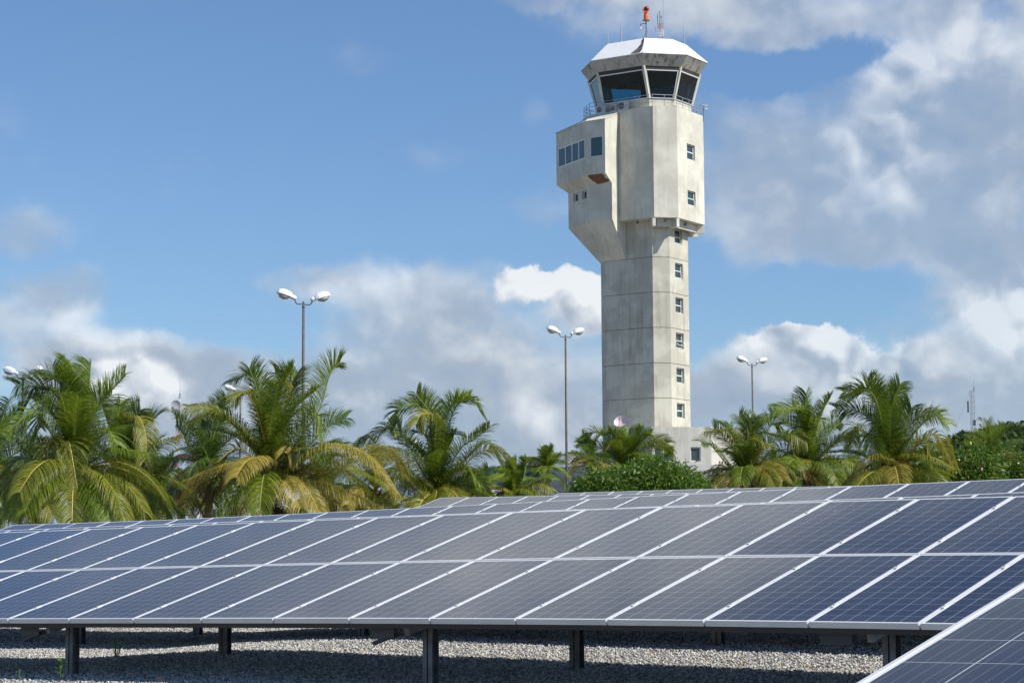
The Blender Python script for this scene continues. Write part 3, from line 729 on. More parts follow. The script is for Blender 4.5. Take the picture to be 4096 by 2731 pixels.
for a, b in ((1.4, BB_-.45), (BA-.95, BB_-1.0), (BA-.5, .2)):
    f_ = MB(); q = ab(a, b, zB0-.02); f_.bar(q, q+Vector((0, 0, -.12)), .05)
    f_.box(q+eb*.05+Vector((0, 0, -.24)), .24, .18, .16, (ea, (eb-Vector((0, 0, .5))).normalized(), (Vector((0, 0, 1))+eb*.5).normalized()))
    f_.build('floodlight', dark_steel, tower)

# projecting room on the left side of the tower
def side_ring(off, z, A, B, c, sx, off_l=None):
    """open ring: body anchor on face b, outer right, fold, outer left, body anchor on the left chamfer side"""
    # octagon offset outwards by off on face b (front-left), left chamfer and face -a
    A2, B2 = A+off, B+off; c2 = c+off*.586
    return [ab(sx, B, z), ab(sx, B2, z), ab(-(A2-c2), B2, z), ab(-A2+.35, B2-c2+.35, z), ab(-A+.35*.3, B2-c2-.9, z)]
qx = None
def a_for_px(px, b, zref):
    # a such that the point (a, b) projects to column px at height zref
    lo, hi = -8., 8.
    for _ in range(50):
        m_ = (lo+hi)/2; q = ab(m_, b, zref)-CAM; x = 2048+FPX*q.dot(RR)/q.dot(FF)
        if x < px: lo = m_
        else: hi = m_
    return m_
zmid = zB0+5
sx = a_for_px(2150+905/2.8, BB_, zB1-3)
def off_for_px(px, z, a):
    lo, hi = 0., 6.
    for _ in range(50):
        m_ = (lo+hi)/2; q = ab(a, BB_+m_, z)-CAM; x = 2048+FPX*q.dot(RR)/q.dot(FF)
        if x > px: lo = m_
        else: hi = m_
    return m_
OU = off_for_px(2150+757/2.8, zB1-4, sx); OL = off_for_px(2150+836/2.8, zB0+1, sx)
def ringp(off, z):
    B2 = BB_+off
    q1 = (sx, B2)
    # fold column and far-left column taken from the survey
    if off > (OU+OL)/2: f1, f2 = 2150+540/2.8, 2150+209/2.8
    else: f1, f2 = 2150+615/2.8, 2150+345/2.8
    fa = a_for_px(f1, B2, z)
    # left face turns 45 degrees back
    best = None; t = 0.0
    lo, hi = 0., 9.
    for _ in range(50):
        t = (lo+hi)/2; q = ab(fa-t*.87, B2-t*.5, z)-CAM; x = 2048+FPX*q.dot(RR)/q.dot(FF)
        if x > f2: lo = t
        else: hi = t
    return [ab(sx, BB_-.3, z), ab(sx, B2, z), ab(fa, B2, z), ab(fa-t*.87, B2-t*.5, z), ab(fa-t*.87+.8, min(B2-t*.5-1.0, 1.2), z)]
q1 = ab(sx, BB_+OU, 0); q1l = ab(sx, BB_+OL, 0)
zr = zat(q1.x, q1.y, 400+210/2.8); zu0 = zat(q1.x, q1.y, 400+812/2.8); zl1 = zat(q1l.x, q1l.y, 400+928/2.8); zl0 = zat(q1l.x, q1l.y, 400+1330/2.8)
U1 = ringp(OU, zr); U0 = ringp(OU, zu0); L1 = ringp(OL, zl1); L0 = ringp(OL, zl0)
pr = MB()
def zwin(p, y): return zat(p.x, p.y, y)
def ucol(p0, p1, px, z):
    lo, hi = 0., 1.
    for _ in range(40):
        m_ = (lo+hi)/2; q = p0.lerp(p1, m_); q = Vector((q.x, q.y, z))-CAM; x = 2048+FPX*q.dot(RR)/q.dot(FF)
        if x < px: lo = m_
        else: hi = m_
    return m_*(p1-p0).length
# right (sunlit) cheek, whole height, one polygon
anch = ab(sx, BB_-.02, 0)
cheek = [Vector((U1[1].x, U1[1].y, zr)), Vector((U0[1].x, U0[1].y, zu0)), Vector((L1[1].x, L1[1].y, zl1)), Vector((L0[1].x, L0[1].y, zl0)), ab(sx, SB-.05, seam[-1]), ab(sx, SB-.05, zr), Vector((anch.x, anch.y, zr+ (OU*.42)))]
pr.add(cheek, [tuple(range(7))])
# upper window walls
P, n, d = None, None, None
zf = (zr+zu0)/2
wl = wall.__call__
# face with single big window (between fold and right corner): p0 = fold, p1 = right
p0, p1 = U1[2], U1[1]
ua, ub = ucol(p0, p1, 2150+587/2.8, zf), ucol(p0, p1, 2150+733/2.8, zf)
mz = p0.lerp(p1, .5)
za, zb_ = zat(mz.x, mz.y, 400+638/2.8), zat(mz.x, mz.y, 400+408/2.8)
P, n, d = wall(pr, p0, p1, zu0, zr, [(ua, ub, za, zb_)], .10); window(P, n, d, ua+.01, ub-.01, za+.01, zb_-.01, .05, tower, rails=(), glass=teal_glass, fw_=.07)
p0, p1 = U1[3], U1[2]
ua, ub = ucol(p0, p1, 2150+230/2.8, zf), ucol(p0, p1, 2150+530/2.8, zf)
mz = p0.lerp(p1, .5)
ymid = 400+ (545+440)/2/2.8; ymb = 400+(768+655)/2/2.8
za, zb_ = zat(mz.x, mz.y, ymb), zat(mz.x, mz.y, ymid)
P, n, d = wall(pr, p0, p1, zu0, zr, [(ua, ub, za, zb_)], .10); window(P, n, d, ua+.01, ub-.01, za+.01, zb_-.01, .05, tower, rails=(), mull=(.27, .52, .77), glass=win_glass, fw_=.09)
wall(pr, U1[4], U1[3], zu0, zr)
# lower walls with two small windows
wall(pr, L1[2], L1[1], zl0, zl1)
p0, p1 = L1[3], L1[2]
hs = []
for xa, xb, ya, yb in ((403, 457, 1045, 1138), (500, 551, 1015, 1108)):
    ua, ub = ucol(p0, p1, 2150+xa/2.8, zl1-1), ucol(p0, p1, 2150+xb/2.8, zl1-1); mz = p0.lerp(p1, (ua+ub)/2/(p1-p0).length)
    hs.append((ua, ub, zat(mz.x, mz.y, 400+yb/2.8), zat(mz.x, mz.y, 400+ya/2.8)))
P, n, d = wall(pr, p0, p1, zl0, zl1, hs, .25)
for h in hs: window(P, n, d, h[0]+.02, h[1]-.02, h[2]+.02, h[3]-.02, .2, tower, rails=())
wall(pr, L1[4], L1[3], zl0, zl1)
# sloping undersides
for k in (1, 2, 3):
    pr.quad(L1[k+1], L1[k], U0[k], U0[k+1])
S7 = ro[7]; S6 = ro[6]
S1_ = ab(sx, SB+.02, seam[-1]); S7 = Vector((S7.x, S7.y, seam[-1]))+eb*.02; S6 = Vector((S6.x, S6.y, seam[-1])); S5 = Vector((ro[5].x, ro[5].y, seam[-1]))
pr.quad(S7, S1_, L0[1], L0[2]); pr.quad(S6, S7, L0[2], L0[3]); pr.quad(S5, S6, L0[3], L0[4])
pr.build('projecting_room', concrete, tower)
# its roof
rf = MB(); zt = zr+OU*.42
ov = .06
R1 = [U1[1]+ea*ov+eb*ov, U1[2]+eb*ov, U1[3]+(eb-ea)*ov, U1[4]-ea*ov]
rt_ = [ab(sx+.04, BB_+.02, zt), ab(-(BA-BC)+.2, BB_+.02, zt), ab(-BA+.5, BB_-BC+.5, zt), ab(-BA+.2, BB_-BC-1.2, zt)]
rf.loft([[p+Vector((0, 0, .0)) for p in R1], rt_], close=False); rf.loft([[p-Vector((0, 0, .07)) for p in R1], R1], close=False)
rf.quad(R1[0], R1[0]-Vector((0, 0, .07)), rt_[0]-Vector((0, 0, .07)), rt_[0])
rf.build('side_roof', concrete, tower)
# broken render showing brick on the underside
def on_under(u, v): # u along fold->right, v from lower(0) to upper(1)
    a = L1[2].lerp(L1[1], u); b = U0[2].lerp(U0[1], u); return a.lerp(b, v)
nn = (L1[1]-L1[2]).cross(U0[2]-L1[2]).normalized(); nn = nn if nn.z < 0 else -nn
pts = [(.08, .93), (.30, .96), (.52, .93), (.80, .98), (.88, .72), (.80, .55), (.99, .33), (.93, .22), (.72, .10), (.45, .05), (.28, .03), (.22, .25), (.14, .38), (.10, .6), (.05, .75)]
bp = MB(); bp.add([on_under(u, v)+nn*.012 for u, v in pts], [tuple(range(len(pts)))]); bo = bp.build('broken_render', brick_m, tower); bo['label'] = 'brown patch of bare brick where the render has fallen off'

# cab
zSill = zc(4.04, 3.26, 1.63, 395, .16); zWT = zc(4.81, 4.2, 2.45, 262, .16); zFT = zc(5.54, 4.72, 2.85, 213, .16); zRT = zc(3.73, 3.12, 1.81, 153, .16)
CS = .16
cabw = MB(); cabw.loft([octa(3.93, 3.15, 1.6, zB1-.02, CS)[::-1], octa(4.0, 3.22, 1.62, zSill, CS)[::-1]]); cabw.add(octa(4.0, 3.22, 1.62, zSill, CS), [tuple(range(8))])
cabw.build('cab_wall', concrete, tower)
lo_ = octa(4.0, 3.22, 1.62, zSill, CS); hi_ = octa(4.80, 4.18, 2.42, zWT, CS)
mul = MB(); hd = MB()
for k in range(8):
    mul = MB(); mul.bar(lo_[k], hi_[k], .20, .20, ((lo_[k]-ab(0, 0, zSill, CS)))); mul.build('cab_column', concrete, tower)
zh0 = zSill+(zWT-zSill)*.84
for k in range(8):
    k2 = (k+1) % 8
    def wp(u, v, o=0.0):
        a = lo_[k].lerp(hi_[k], v); b = lo_[k2].lerp(hi_[k2], v); q = a.lerp(b, u)
        nz = (lo_[k2]-lo_[k]).cross(hi_[k]-lo_[k]).normalized(); cen = ab(0, 0, zSill, CS)
        if nz.dot((lo_[k]+lo_[k2])/2-cen) < 0: nz = -nz
        return q+nz*o
    mw = .11/(lo_[k2]-lo_[k]).length; vt = .985 if k in (3, 4, 5) else .875
    fr2 = MB()
    for (ua, va, ub, vb) in ((mw, .03, 1-mw, .03), (mw, vt, 1-mw, vt), (mw, .03, mw, vt), (1-mw, .03, 1-mw, vt)):
        fr2.bar(wp(ua, va, .02), wp(ub, vb, .02), .09, .09, (wp(.5, .5, 1)-wp(.5, .5, 0)))
    w_ = fr2.build('cab_window', frame_w, tower)
    g_ = MB(); g_.quad(wp(mw, .03), wp(1-mw, .03), wp(1-mw, vt), wp(mw, vt)); g_.build('pane', cab_glass, w_)
    hd.quad(wp(0, vt, -.03), wp(1, vt, -.03), wp(1, 1.0, -.03), wp(0, 1.0, -.03))
hd.build('window_head', mat('dark_fascia', (.05, .045, .045), .7), tower)
inn = MB(); inn.loft([octa(4.7, 4.08, 2.4, zWT-.05, CS), octa(3.6, 3.0, 1.8, zWT-.06, CS)], cap1=True); inn.build('cab_ceiling', mat('cab_ceiling', (.03, .06, .07), .8), tower)
inn = MB(); q = ab(-.2, -.4, 0, CS)
inn.box((q.x, q.y, (zSill+zWT)/2), .5, .4, zWT-zSill-.1, (ea, eb, Vector((0, 0, 1))))
for a, b, w1, w2 in ((0, 2.0, 4, .5), (2.5, -.3, .5, 3), (-2.2, -.4, .5, 3)):
    q = ab(a, b, zSill+.06, CS); inn.box(q, w1, w2, .12, (ea, eb, Vector((0, 0, 1))))
for a, b in ((1.2, 1.7), (-1.3, 1.8), (.1, 1.9)):
    q = ab(a, b, zWT-1.0, CS); inn.box(q, .8, .15, .45, (ea, eb, Vector((0, 0, 1))))
inn.build('cab_consoles', black_m, tower)
fa_ = MB(); fa_.loft([octa(4.81, 4.2, 2.45, zWT, CS)[::-1], octa(5.54, 4.72, 2.85, zFT, CS)[::-1]]); fa_.loft([octa(4.70, 4.08, 2.4, zWT, CS)[::-1], octa(4.81, 4.2, 2.45, zWT, CS)[::-1]])
fa_.build('fascia', stain_m, tower)
rfm = MB(); rfm.loft([octa(5.56, 4.74, 2.86, zFT, CS)[::-1], octa(5.57, 4.75, 2.86, zFT+.05, CS)[::-1], octa(3.73, 3.12, 1.81, zRT, CS)[::-1]], cap1=True); rfm.build('cab_roof', white_m, tower)
e0 = octa(5.57, 4.75, 2.86, zFT+.05, CS); e1 = octa(3.73, 3.12, 1.81, zRT, CS)
def rp(u, v): a = e0[7].lerp(e0[0], u); b = e1[7].lerp(e1[0], u); return a.lerp(b, v)
rn = (e0[0]-e0[7]).cross(e1[7]-e0[7]).normalized(); rn = rn if rn.z > 0 else -rn
pm = MB(); pm.add([rp(u, v)+rn*.012 for u, v in ((.755, .03), (.86, .32), (.93, .62), (.935, .86), (.965, .99), (.993, .985), (1.0, .84), (.985, .5), (.965, .2), (.935, .03), (.85, .015))], [tuple(range(11))]); po = pm.build('bare_patch', patch_m, tower)
po['label'] = 'dark bare strip on the white roof slope'

# gallery railing
rail = MB(); rr_ = octa(BA-.10, BB_-.10, BC, 0)
for k in range(8):
    p0, p1 = rr_[k], rr_[(k+1) % 8]; L_ = (p1-p0).length; nn_ = max(1, round(L_/1.25))
    for z in (.38, .72, 1.05): rail.tube([(p0.x, p0.y, zB1+z), (p1.x, p1.y, zB1+z)], .024, 6)
    for i in range(nn_):
        q = p0.lerp(p1, i/nn_); rail.tube([(q.x, q.y, zB1-.12), (q.x, q.y, zB1+1.05)], .026, 6)
rail.build('gallery_railing', rail_m, tower)
dp = MB(); q = ab(sx+.12, BB_+.04, 0)
dp.tube([(q.x, q.y, zB1-.3), (q.x+.02, q.y, zB1-5), (q.x, q.y, zB0+.4)], .035, 6); dp.build('downpipe', shaft_m, tower)

# air conditioners on the gallery
def ac(a, b, w_, h_, label):
    q = ab(a, b, zB1, CS); root = empty('air_conditioner', q); tag(root, label, 'air conditioner', 'outdoor air conditioning units on the tower gallery')
    mb = MB(); mb.box(q+Vector((0, 0, h_/2+.05)), w_, .32, h_, (ea, eb, Vector((0, 0, 1)))); mb.box(q+ea*w_*.3+Vector((0, 0, .025)), .06, .3, .05, (ea, eb, Vector((0, 0, 1)))); mb.box(q-ea*w_*.3+Vector((0, 0, .025)), .06, .3, .05, (ea, eb, Vector((0, 0, 1))))
    mb.build('casing', ac_m, root)
    g = MB(); c = q+eb*.165+ea*(w_*.14)*-1+Vector((0, 0, h_/2+.05)); r_ = h_*.38
    g.loft([[c+ea*r_*math.cos(t*.3927)+Vector((0, 0, 1))*r_*math.sin(t*.3927) for t in range(16)], [c+eb*.02+ea*r_*.93*math.cos(t*.3927)+Vector((0, 0, 1))*r_*.93*math.sin(t*.3927) for t in range(16)]], cap1=True)
    g.build('fan_grille', dark_steel, root)
ac(-2.35, 3.62, 1.0, .68, 'left air conditioner on the tower gallery, partly behind the railing')
ac(-.95, 3.62, .55, .62, 'dark small air conditioner between the two bigger ones on the gallery')
ac(-.05, 3.62, 1.0, .85, 'right and tallest air conditioner on the tower gallery')

# roof equipment
def onroof(px): # point on the roof deck line under column px
    q = a_for_px
    lo, hi = -6., 6.
    for _ in range(50):
        m_ = (lo+hi)/2; p = Vector((*(O2+rh*m_).xy, zRT))-CAM; x = 2048+FPX*p.dot(RR)/p.dot(FF)
        if x < px: lo = m_
        else: hi = m_
    return O2+rh*m_
def zof(p, y): return zat(p.x, p.y, y)
def spike(px, ytop, ybase, back, guys, label, r=.022):
    p = onroof(px) + ch*(-back); zt_ = zof(p, ytop); zb_ = max(zRT-.02, 0) if back <= 2.5 else zRT-.02
    zb_ = min(zof(p, ybase), zRT+.0) - .05
    root = empty('antenna', (p.x, p.y, zb_)); tag(root, label, 'antenna', 'thin rod antennas on the cab roof')
    mb = MB(); h = zt_-zb_
    mb.tube([(p.x, p.y, zb_), (p.x, p.y, zb_+h*.55), (p.x, p.y, zb_+h*.56), (p.x, p.y, zb_+h*.85), (p.x, p.y, zt_)], [r*2.2, r*2.0, r*2.6, r*1.7, r*.6], 7); mb.build('rod', rail_m, root)
    if guys:
        g = MB()
        for a in range(3):
            e = Vector((math.cos(a*2.1+.4), math.sin(a*2.1+.4), 0))*.6
            g.tube([(p.x, p.y, zb_+h*.62), (p.x+e.x, p.y+e.y, zb_+h*.30)], .006, 4)
        g.build('guy_wire', dark_steel, root)
spike(2150+788/2.8, 363/2.8, 490/2.8, .0, True, 'thin guyed rod antenna at the left end of the cab roof')
spike(2150+940/2.8, 255/2.8, 465/2.8, .3, True, 'second and taller guyed rod antenna from the left on the cab roof', .026)
spike(2150+1087/2.8, 418/2.8, 445/2.8, .5, False, 'very short rod just left of the orange beacon mast', .02)
spike(2150+1470/2.8, 390/2.8, 440/2.8, .3, False, 'short rod just right of the red and white lattice mast', .02)
spike(2150+1645/2.8, 293/2.8, 482/2.8, .0, True, 'guyed rod antenna at the right end of the cab roof', .026)
Zv = Vector((0, 0, 1))
bpnt = onroof(2150+1220/2.8); beacon = empty('beacon', (bpnt.x, bpnt.y, zRT)); tag(beacon, 'orange rotating airport beacon with dark round lens on a post over the cab roof', 'beacon')
m_b = lambda y: zof(bpnt, y/2.8)
mb = MB(); mb.tube([(bpnt.x, bpnt.y, zRT-.02), (bpnt.x, bpnt.y, m_b(238))], .055, 10); mb.bar((bpnt.x, bpnt.y, m_b(370)), onroof(2150+1105/2.8)*1.0+Zv*(zRT+.0), .04); mb.tube([(bpnt.x, bpnt.y, m_b(355)), bpnt+rh*.18+Zv*m_b(352)], .02, 6); mb.build('post', galv_m, beacon)
mb = MB(); mb.tube([(bpnt.x, bpnt.y, m_b(236)), (bpnt.x, bpnt.y, m_b(230))], .34, 16); mb.build('base_plate', galv_m, beacon)
q = bpnt; mb = MB(); mb.tube([(q.x, q.y, m_b(229)), (q.x, q.y, m_b(178)), (q.x, q.y, m_b(172)), (q.x, q.y, m_b(150))], [.225, .22, .20, .19], 16); mb.build('housing', orange_m, beacon, smooth=False)
hc = Vector((q.x, q.y, m_b(113))); mb = MB(); aimd = (ch*.97+rh*.05+Zv*-.05).normalized(); sd_ = aimd.cross(Zv).normalized(); ud_ = sd_.cross(aimd)
mb.loft([[hc+aimd*t+ (sd_*math.cos(k*.3927)+ud_*math.sin(k*.3927))*r_ for k in range(16)] for t, r_ in ((-.34, .16), (-.28, .26), (.20, .27), (.24, .29), (.32, .29), (.32, .20))], cap0=True)
mb.tube([hc-sd_*.20, hc-sd_*-.33], .07, 8); mb.tube([hc+sd_*.2, hc-sd_*.33+ud_*.05], .06, 8)
mb.build('drum', orange_m, beacon, recalc=True)
mb = MB(); mb.loft([[hc+aimd*t+(sd_*math.cos(k*.3927)+ud_*math.sin(k*.3927))*r_ for k in range(16)] for t, r_ in ((.30, .20), (.335, .17), (.35, .09), (.352, .01))], cap1=True); mb.build('lens', lens_m, beacon, smooth=True)
cc = empty('dome_camera', (bpnt.x, bpnt.y, m_b(270))); tag(cc, 'small dome security camera hanging from an arm on the beacon post', 'camera')
c1 = bpnt-rh*.50+Zv*m_b(272); mb = MB(); mb.bar(bpnt+Zv*m_b(266), c1, .06, .06); mb.tube([c1, c1-Zv*.15], .025, 6); mb.build('arm', dark_steel, cc)
mb = MB(); mb.ell(c1-Zv*.30, (rh, ch, Zv), .11, .11, .17, 12, 8); mb.build('dome', lamp_white, cc, smooth=True)
# lattice mast
lp = onroof(2150+1382/2.8)+ch*-.8; lm = empty('lattice_mast', (lp.x, lp.y, zRT)); tag(lm, 'red and white lattice antenna mast behind the beacon on the cab roof', 'mast')
zl = lambda y: zof(lp, y/2.8)
legs = [lp-rh*.25+ch*.1, lp+rh*.25+ch*.1, lp-ch*.3]
ztopL = zl(265); nseg = 7
for band in range(4):
    mb = MB(); z0 = zRT-.02+(ztopL-zRT)*band/4; z1 = zRT-.02+(ztopL-zRT)*(band+1)/4
    for g in legs: mb.tube([(g.x, g.y, z0), (g.x, g.y, z1)], .024, 6)
    for i in range(3):
        a, b = legs[i], legs[(i+1) % 3]
        for s_ in range(2):
            za_, zb_ = z0+(z1-z0)*s_/2, z0+(z1-z0)*(s_+1)/2
            mb.tube([(a.x, a.y, za_), (b.x, b.y, zb_)], .012, 4); mb.tube([(a.x, a.y, zb_), (b.x, b.y, zb_)], .012, 4)
    mb.build('lattice_section', red_m if band % 2 else lamp_white, lm)
mb = MB(); g = legs[1]; mb.tube([(g.x, g.y, zl(265)), (g.x, g.y, zl(8))], [.022, .014], 6); mb.ell((g.x, g.y, zl(2)), (rh, ch, Zv), .09, .09, .07, 10, 6); mb.build('whip_antenna', rail_m, lm)
mb = MB(); g = legs[0]; mb.tube([(g.x, g.y, zl(265)), (g.x, g.y, zl(160))], .02, 6); mb.tube([g+Zv*zl(270), g-rh*.06+Zv*zl(210), g+Zv*zl(165)], .008, 5); mb.tube([g-rh*.22+Zv*zl(360), g+Zv*zl(356)], .012, 5); mb.tube([g-rh*.22+Zv*zl(362), g-rh*.22+Zv*zl(305)], .016, 5); mb.build('side_antenna', dark_steel, lm)
mb = MB(); g = lp-rh*.06+ch*.2; mb.tube([(g.x, g.y, zl(405)), (g.x, g.y, zl(137))], .026, 6); mb.tube([g-rh*.07+Zv*zl(137), g+rh*.07+Zv*zl(137)], .02, 5)
g2 = lp+rh*.07+ch*.2; mb.tube([(g2.x, g2.y, zl(300)), (g2.x, g2.y, zl(215))], .018, 5); mb.tube([(g2.x, g2.y, zl(215)), (g2.x, g2.y, zl(187))], .05, 8); mb.build('pole_antenna', dark_steel, lm)
# gallery corner camera
kp = ab(BA+.02, -(BB_-BC)-.02, zB1); kc = empty('security_camera', kp); tag(kc, 'white security cameras on a bracket at the right corner of the gallery', 'camera')
mb = MB(); mb.tube([kp-Zv*.5, kp+Zv*1.1], .04, 6); mb.build('bracket', dark_steel, kc)
mb = MB(); mb.bar(kp+Zv*1.0-rh*.05, kp+Zv*.95+rh*.35+ch*.1, .14, .12); mb.bar(kp+Zv*.78, kp+Zv*.62+rh*.40, .12, .10); mb.build('camera_body', lamp_white, kc)

# ------------------------------------------------------------------ base building of the tower, dish, other buildings
def px_on(p0, dirv, px, zref):
    lo, hi = 0., 60.
    s_ = 1
    for _ in range(60):
        m_ = (lo+hi)/2; q = Vector((*(p0+dirv*m_).xy, zref))-CAM; x = 2048+FPX*q.dot(RR)/q.dot(FF)
        if (x < px) == (dirv.dot(rh) > 0): lo = m_
        else: hi = m_
    return Vector((*(p0+dirv*m_).xy, 0))
def along(b): return rh*math.cos(R(b)) - ch*math.sin(R(b))
b0 = at(2150+1085/2.376, 1710, 188); b0 = Vector((b0.x, b0.y, 0)); zbt = zat(b0.x, b0.y, 1380+775/2.376)
base = empty('base_building', (b0.x, b0.y, 1.25)); tag(base, 'low flat roofed pale concrete building at the foot of the control tower', 'building')
f1 = px_on(b0, along(12), 2150+1648/2.376, zbt); f2 = f1+along(60)*9
l1 = b0-along(-30)*4.4; bk = f2+along(-30)*-9+tov*6; l2 = l1+tov*12
bm = MB()
mid = b0.lerp(f1, .5)
def hole(p0, p1, xa, xb, ya, yb):
    ua, ub = ucol(p0, p1, 2150+xa/2.376, zbt-2), ucol(p0, p1, 2150+xb/2.376, zbt-2); m_ = p0.lerp(p1, (ua+ub)/2/(p1-p0).length)
    return (ua, ub, zat(m_.x, m_.y, 1380+yb/2.376), zat(m_.x, m_.y, 1380+ya/2.376))
hs = [hole(b0, f1, 1110, 1292, 966, 1105), hole(b0, f1, 1455, 1550, 968, 1104)]
P, n, d = wall(bm, b0, f1, .9, zbt, hs, .25)
for h, mu in zip(hs, ((.5,), ())): window(P, n, d, h[0]+.02, h[1]-.02, h[2]+.02, h[3]-.02, .2, base, rails=(), mull=mu)
Lr = (f2-f1).length
P, n, d = wall(bm, f1, f2, .9, zbt, [(4.2, 6.2, hs[1][2], hs[1][3])], .25); window(P, n, d, 4.22, 6.18, hs[1][2]+.02, hs[1][3]-.02, .2, base, rails=())
wall(bm, l1, b0, .9, zbt); wall(bm, l2, l1, .9, zbt); wall(bm, bk, l2, .9, zbt); wall(bm, f2, bk, .9, zbt)
bm.add([Vector((p.x, p.y, zbt-.3)) for p in (b0, f1, f2, bk, l2, l1)], [tuple(range(6))])
bm.build('wall', mat('pale_render', rough=.85, fn=worn((.50, .485, .43), (.60, .58, .52), .5, .15, .5)), base)
dq = at(2150+798/2.376, 1380+735/2.376, 186); dish = empty('satellite_dish', (dq.x, dq.y, zbt-.3)); tag(dish, 'pale pink satellite dish standing on the low roof left of the tower foot', 'satellite dish')
ax = (ch*.72-rh*.25+Zv*.55).normalized(); sx_ = ax.cross(Zv).normalized(); uy_ = sx_.cross(ax).normalized(); rings = []
for i in range(7):
    r_ = .60*i/6+.001; rings.append([dq+ax*(.28*(r_/.6)**2-.1)+(sx_*math.cos(k*.3142)+uy_*math.sin(k*.3142))*r_ for k in range(20)])
mb = MB(); mb.loft(rings); mb.loft([[p-ax*.015 for p in r_] for r_ in rings]); mb.build('reflector', dish_pink, dish, smooth=True)
mb = MB(); mb.tube([dq-uy_*.5+ax*.1, dq+ax*.6-uy_*.1], .02, 5); mb.tube([dq+ax*.55-uy_*.12, dq+ax*.7-uy_*.05], .05, 8); mb.build('feed_arm', dark_steel, dish)
mb = MB(); mb.tube([dq-ax*.1, Vector((dq.x, dq.y, dq.z-.25)), Vector((dq.x, dq.y, zbt-.3))], .035, 6); mb.build('post', red_m, dish)
# grey walled building
g0 = at(2150+93/2.376, 1873, 140); g0 = Vector((g0.x, g0.y, 0)); zg0 = zat(g0.x, g0.y, 1380+1172/2.376); gd = along(-58); g1 = g0+gd*7.5; gb = empty('grey_building', (g0.x, g0.y, 1.25)); tag(gb, 'plain grey flat roofed building behind the brown lamp post, left of the tower', 'building')
mb = MB(); back = Vector((gd.y, -gd.x, 0))*-9
back = -back if back.dot(tov) < 0 else back
for a, b in ((g0, g1), (g1, g1+back), (g1+back, g0+back), (g0+back, g0)): wall(mb, a, b, .9, zg0)
mb.add([Vector((*p.xy, zg0-.15)) for p in (g0, g1, g1+back, g0+back)], [(0, 1, 2, 3)]); mb.build('wall', grey_wall, gb)
mb = MB(); 
for s_ in (3.2, 6.0): q = g0+gd*s_; nn_ = Vector((gd.y, -gd.x, 0)); mb.box((q.x+nn_.x*.004, q.y+nn_.y*.004, (zg0+1)/2), .05, .03, zg0-1.1, (gd, nn_, Zv))
mb.build('wall_joint', groove_m, gb)
mb = MB(); q = g0+gd*5.5+back*.5; mb.box((q.x, q.y, zg0+.0), 1.6, 1.0, .5, (gd, Vector((gd.y, -gd.x, 0)), Zv)); mb.build('roof_unit', dark_steel, gb)
# dark blue vaulted roof hall
hb_ = at(2105, 1915, 210); ha = empty('vaulted_hall', (hb_.x, hb_.y, 1.25)); tag(ha, 'dark blue vaulted roof of a hall glimpsed between the small palms left of the tower', 'building')
hz = at(2105, 1880, 210).z; mb = MB(); hw = along(20); hn = Vector((hw.y, -hw.x, 0))
ring = lambda o: [Vector((*(Vector((hb_.x, hb_.y, 0))+hw*(o+7*math.cos(t*math.pi/12))+hn*0).xy, hz-2.2+2.4*math.sin(t*math.pi/12))) for t in range(13)]
r0 = ring(0); mb.loft([[p-tov*6 for p in r0], [p+tov*12 for p in r0]], close=False); mb.add([p-tov*6 for p in r0], [tuple(range(13))]); mb.build('roof', blue_roof, ha)
mb = MB(); mb.box((hb_.x, hb_.y, (hz-2.2+1)/2), 13.6, 15, hz-2.2-1, (hw, hn, Zv)); mb.build('wall', house_m, ha)
# white house low behind the palms
wh0 = at(790, 2000, 112); wh0 = Vector((*wh0.xy, 0)); wdir = along(5); wh1 = px_on(wh0, wdir, 1335, 4); zwt = zat(wh0.x, wh0.y, 1970)
whs = empty('white_house', (wh0.x, wh0.y, 1.25)); tag(whs, 'bright white house glimpsed through the dead fronds low behind the palms on the left', 'building')
mb = MB(); hs = []
for xa, xb in ((836, 892), (1092, 1150), (1185, 1222), (1232, 1290)):
    ua, ub = ucol(wh0, wh1, xa, 4), ucol(wh0, wh1, xb, 4); hs.append((ua, ub, zat(wh0.x, wh0.y, 2100), zat(wh0.x, wh0.y, 2033)))
P, n, d = wall(mb, wh0, wh1, .9, zwt, hs, .2)
for h in hs: window(P, n, d, h[0]+.01, h[1]-.01, h[2]+.01, h[3]-.01, .15, whs, rails=(), mull=(.5,), glass=win_glass)
wb = tov*8
for a, b in ((wh1, wh1+wb), (wh1+wb, wh0+wb), (wh0+wb, wh0)): wall(mb, a, b, .9, zwt)
mb.add([Vector((*p.xy, zwt-.1)) for p in (wh0, wh1, wh1+wb, wh0+wb)], [(0, 1, 2, 3)]); mb.build('wall', house_m, whs)

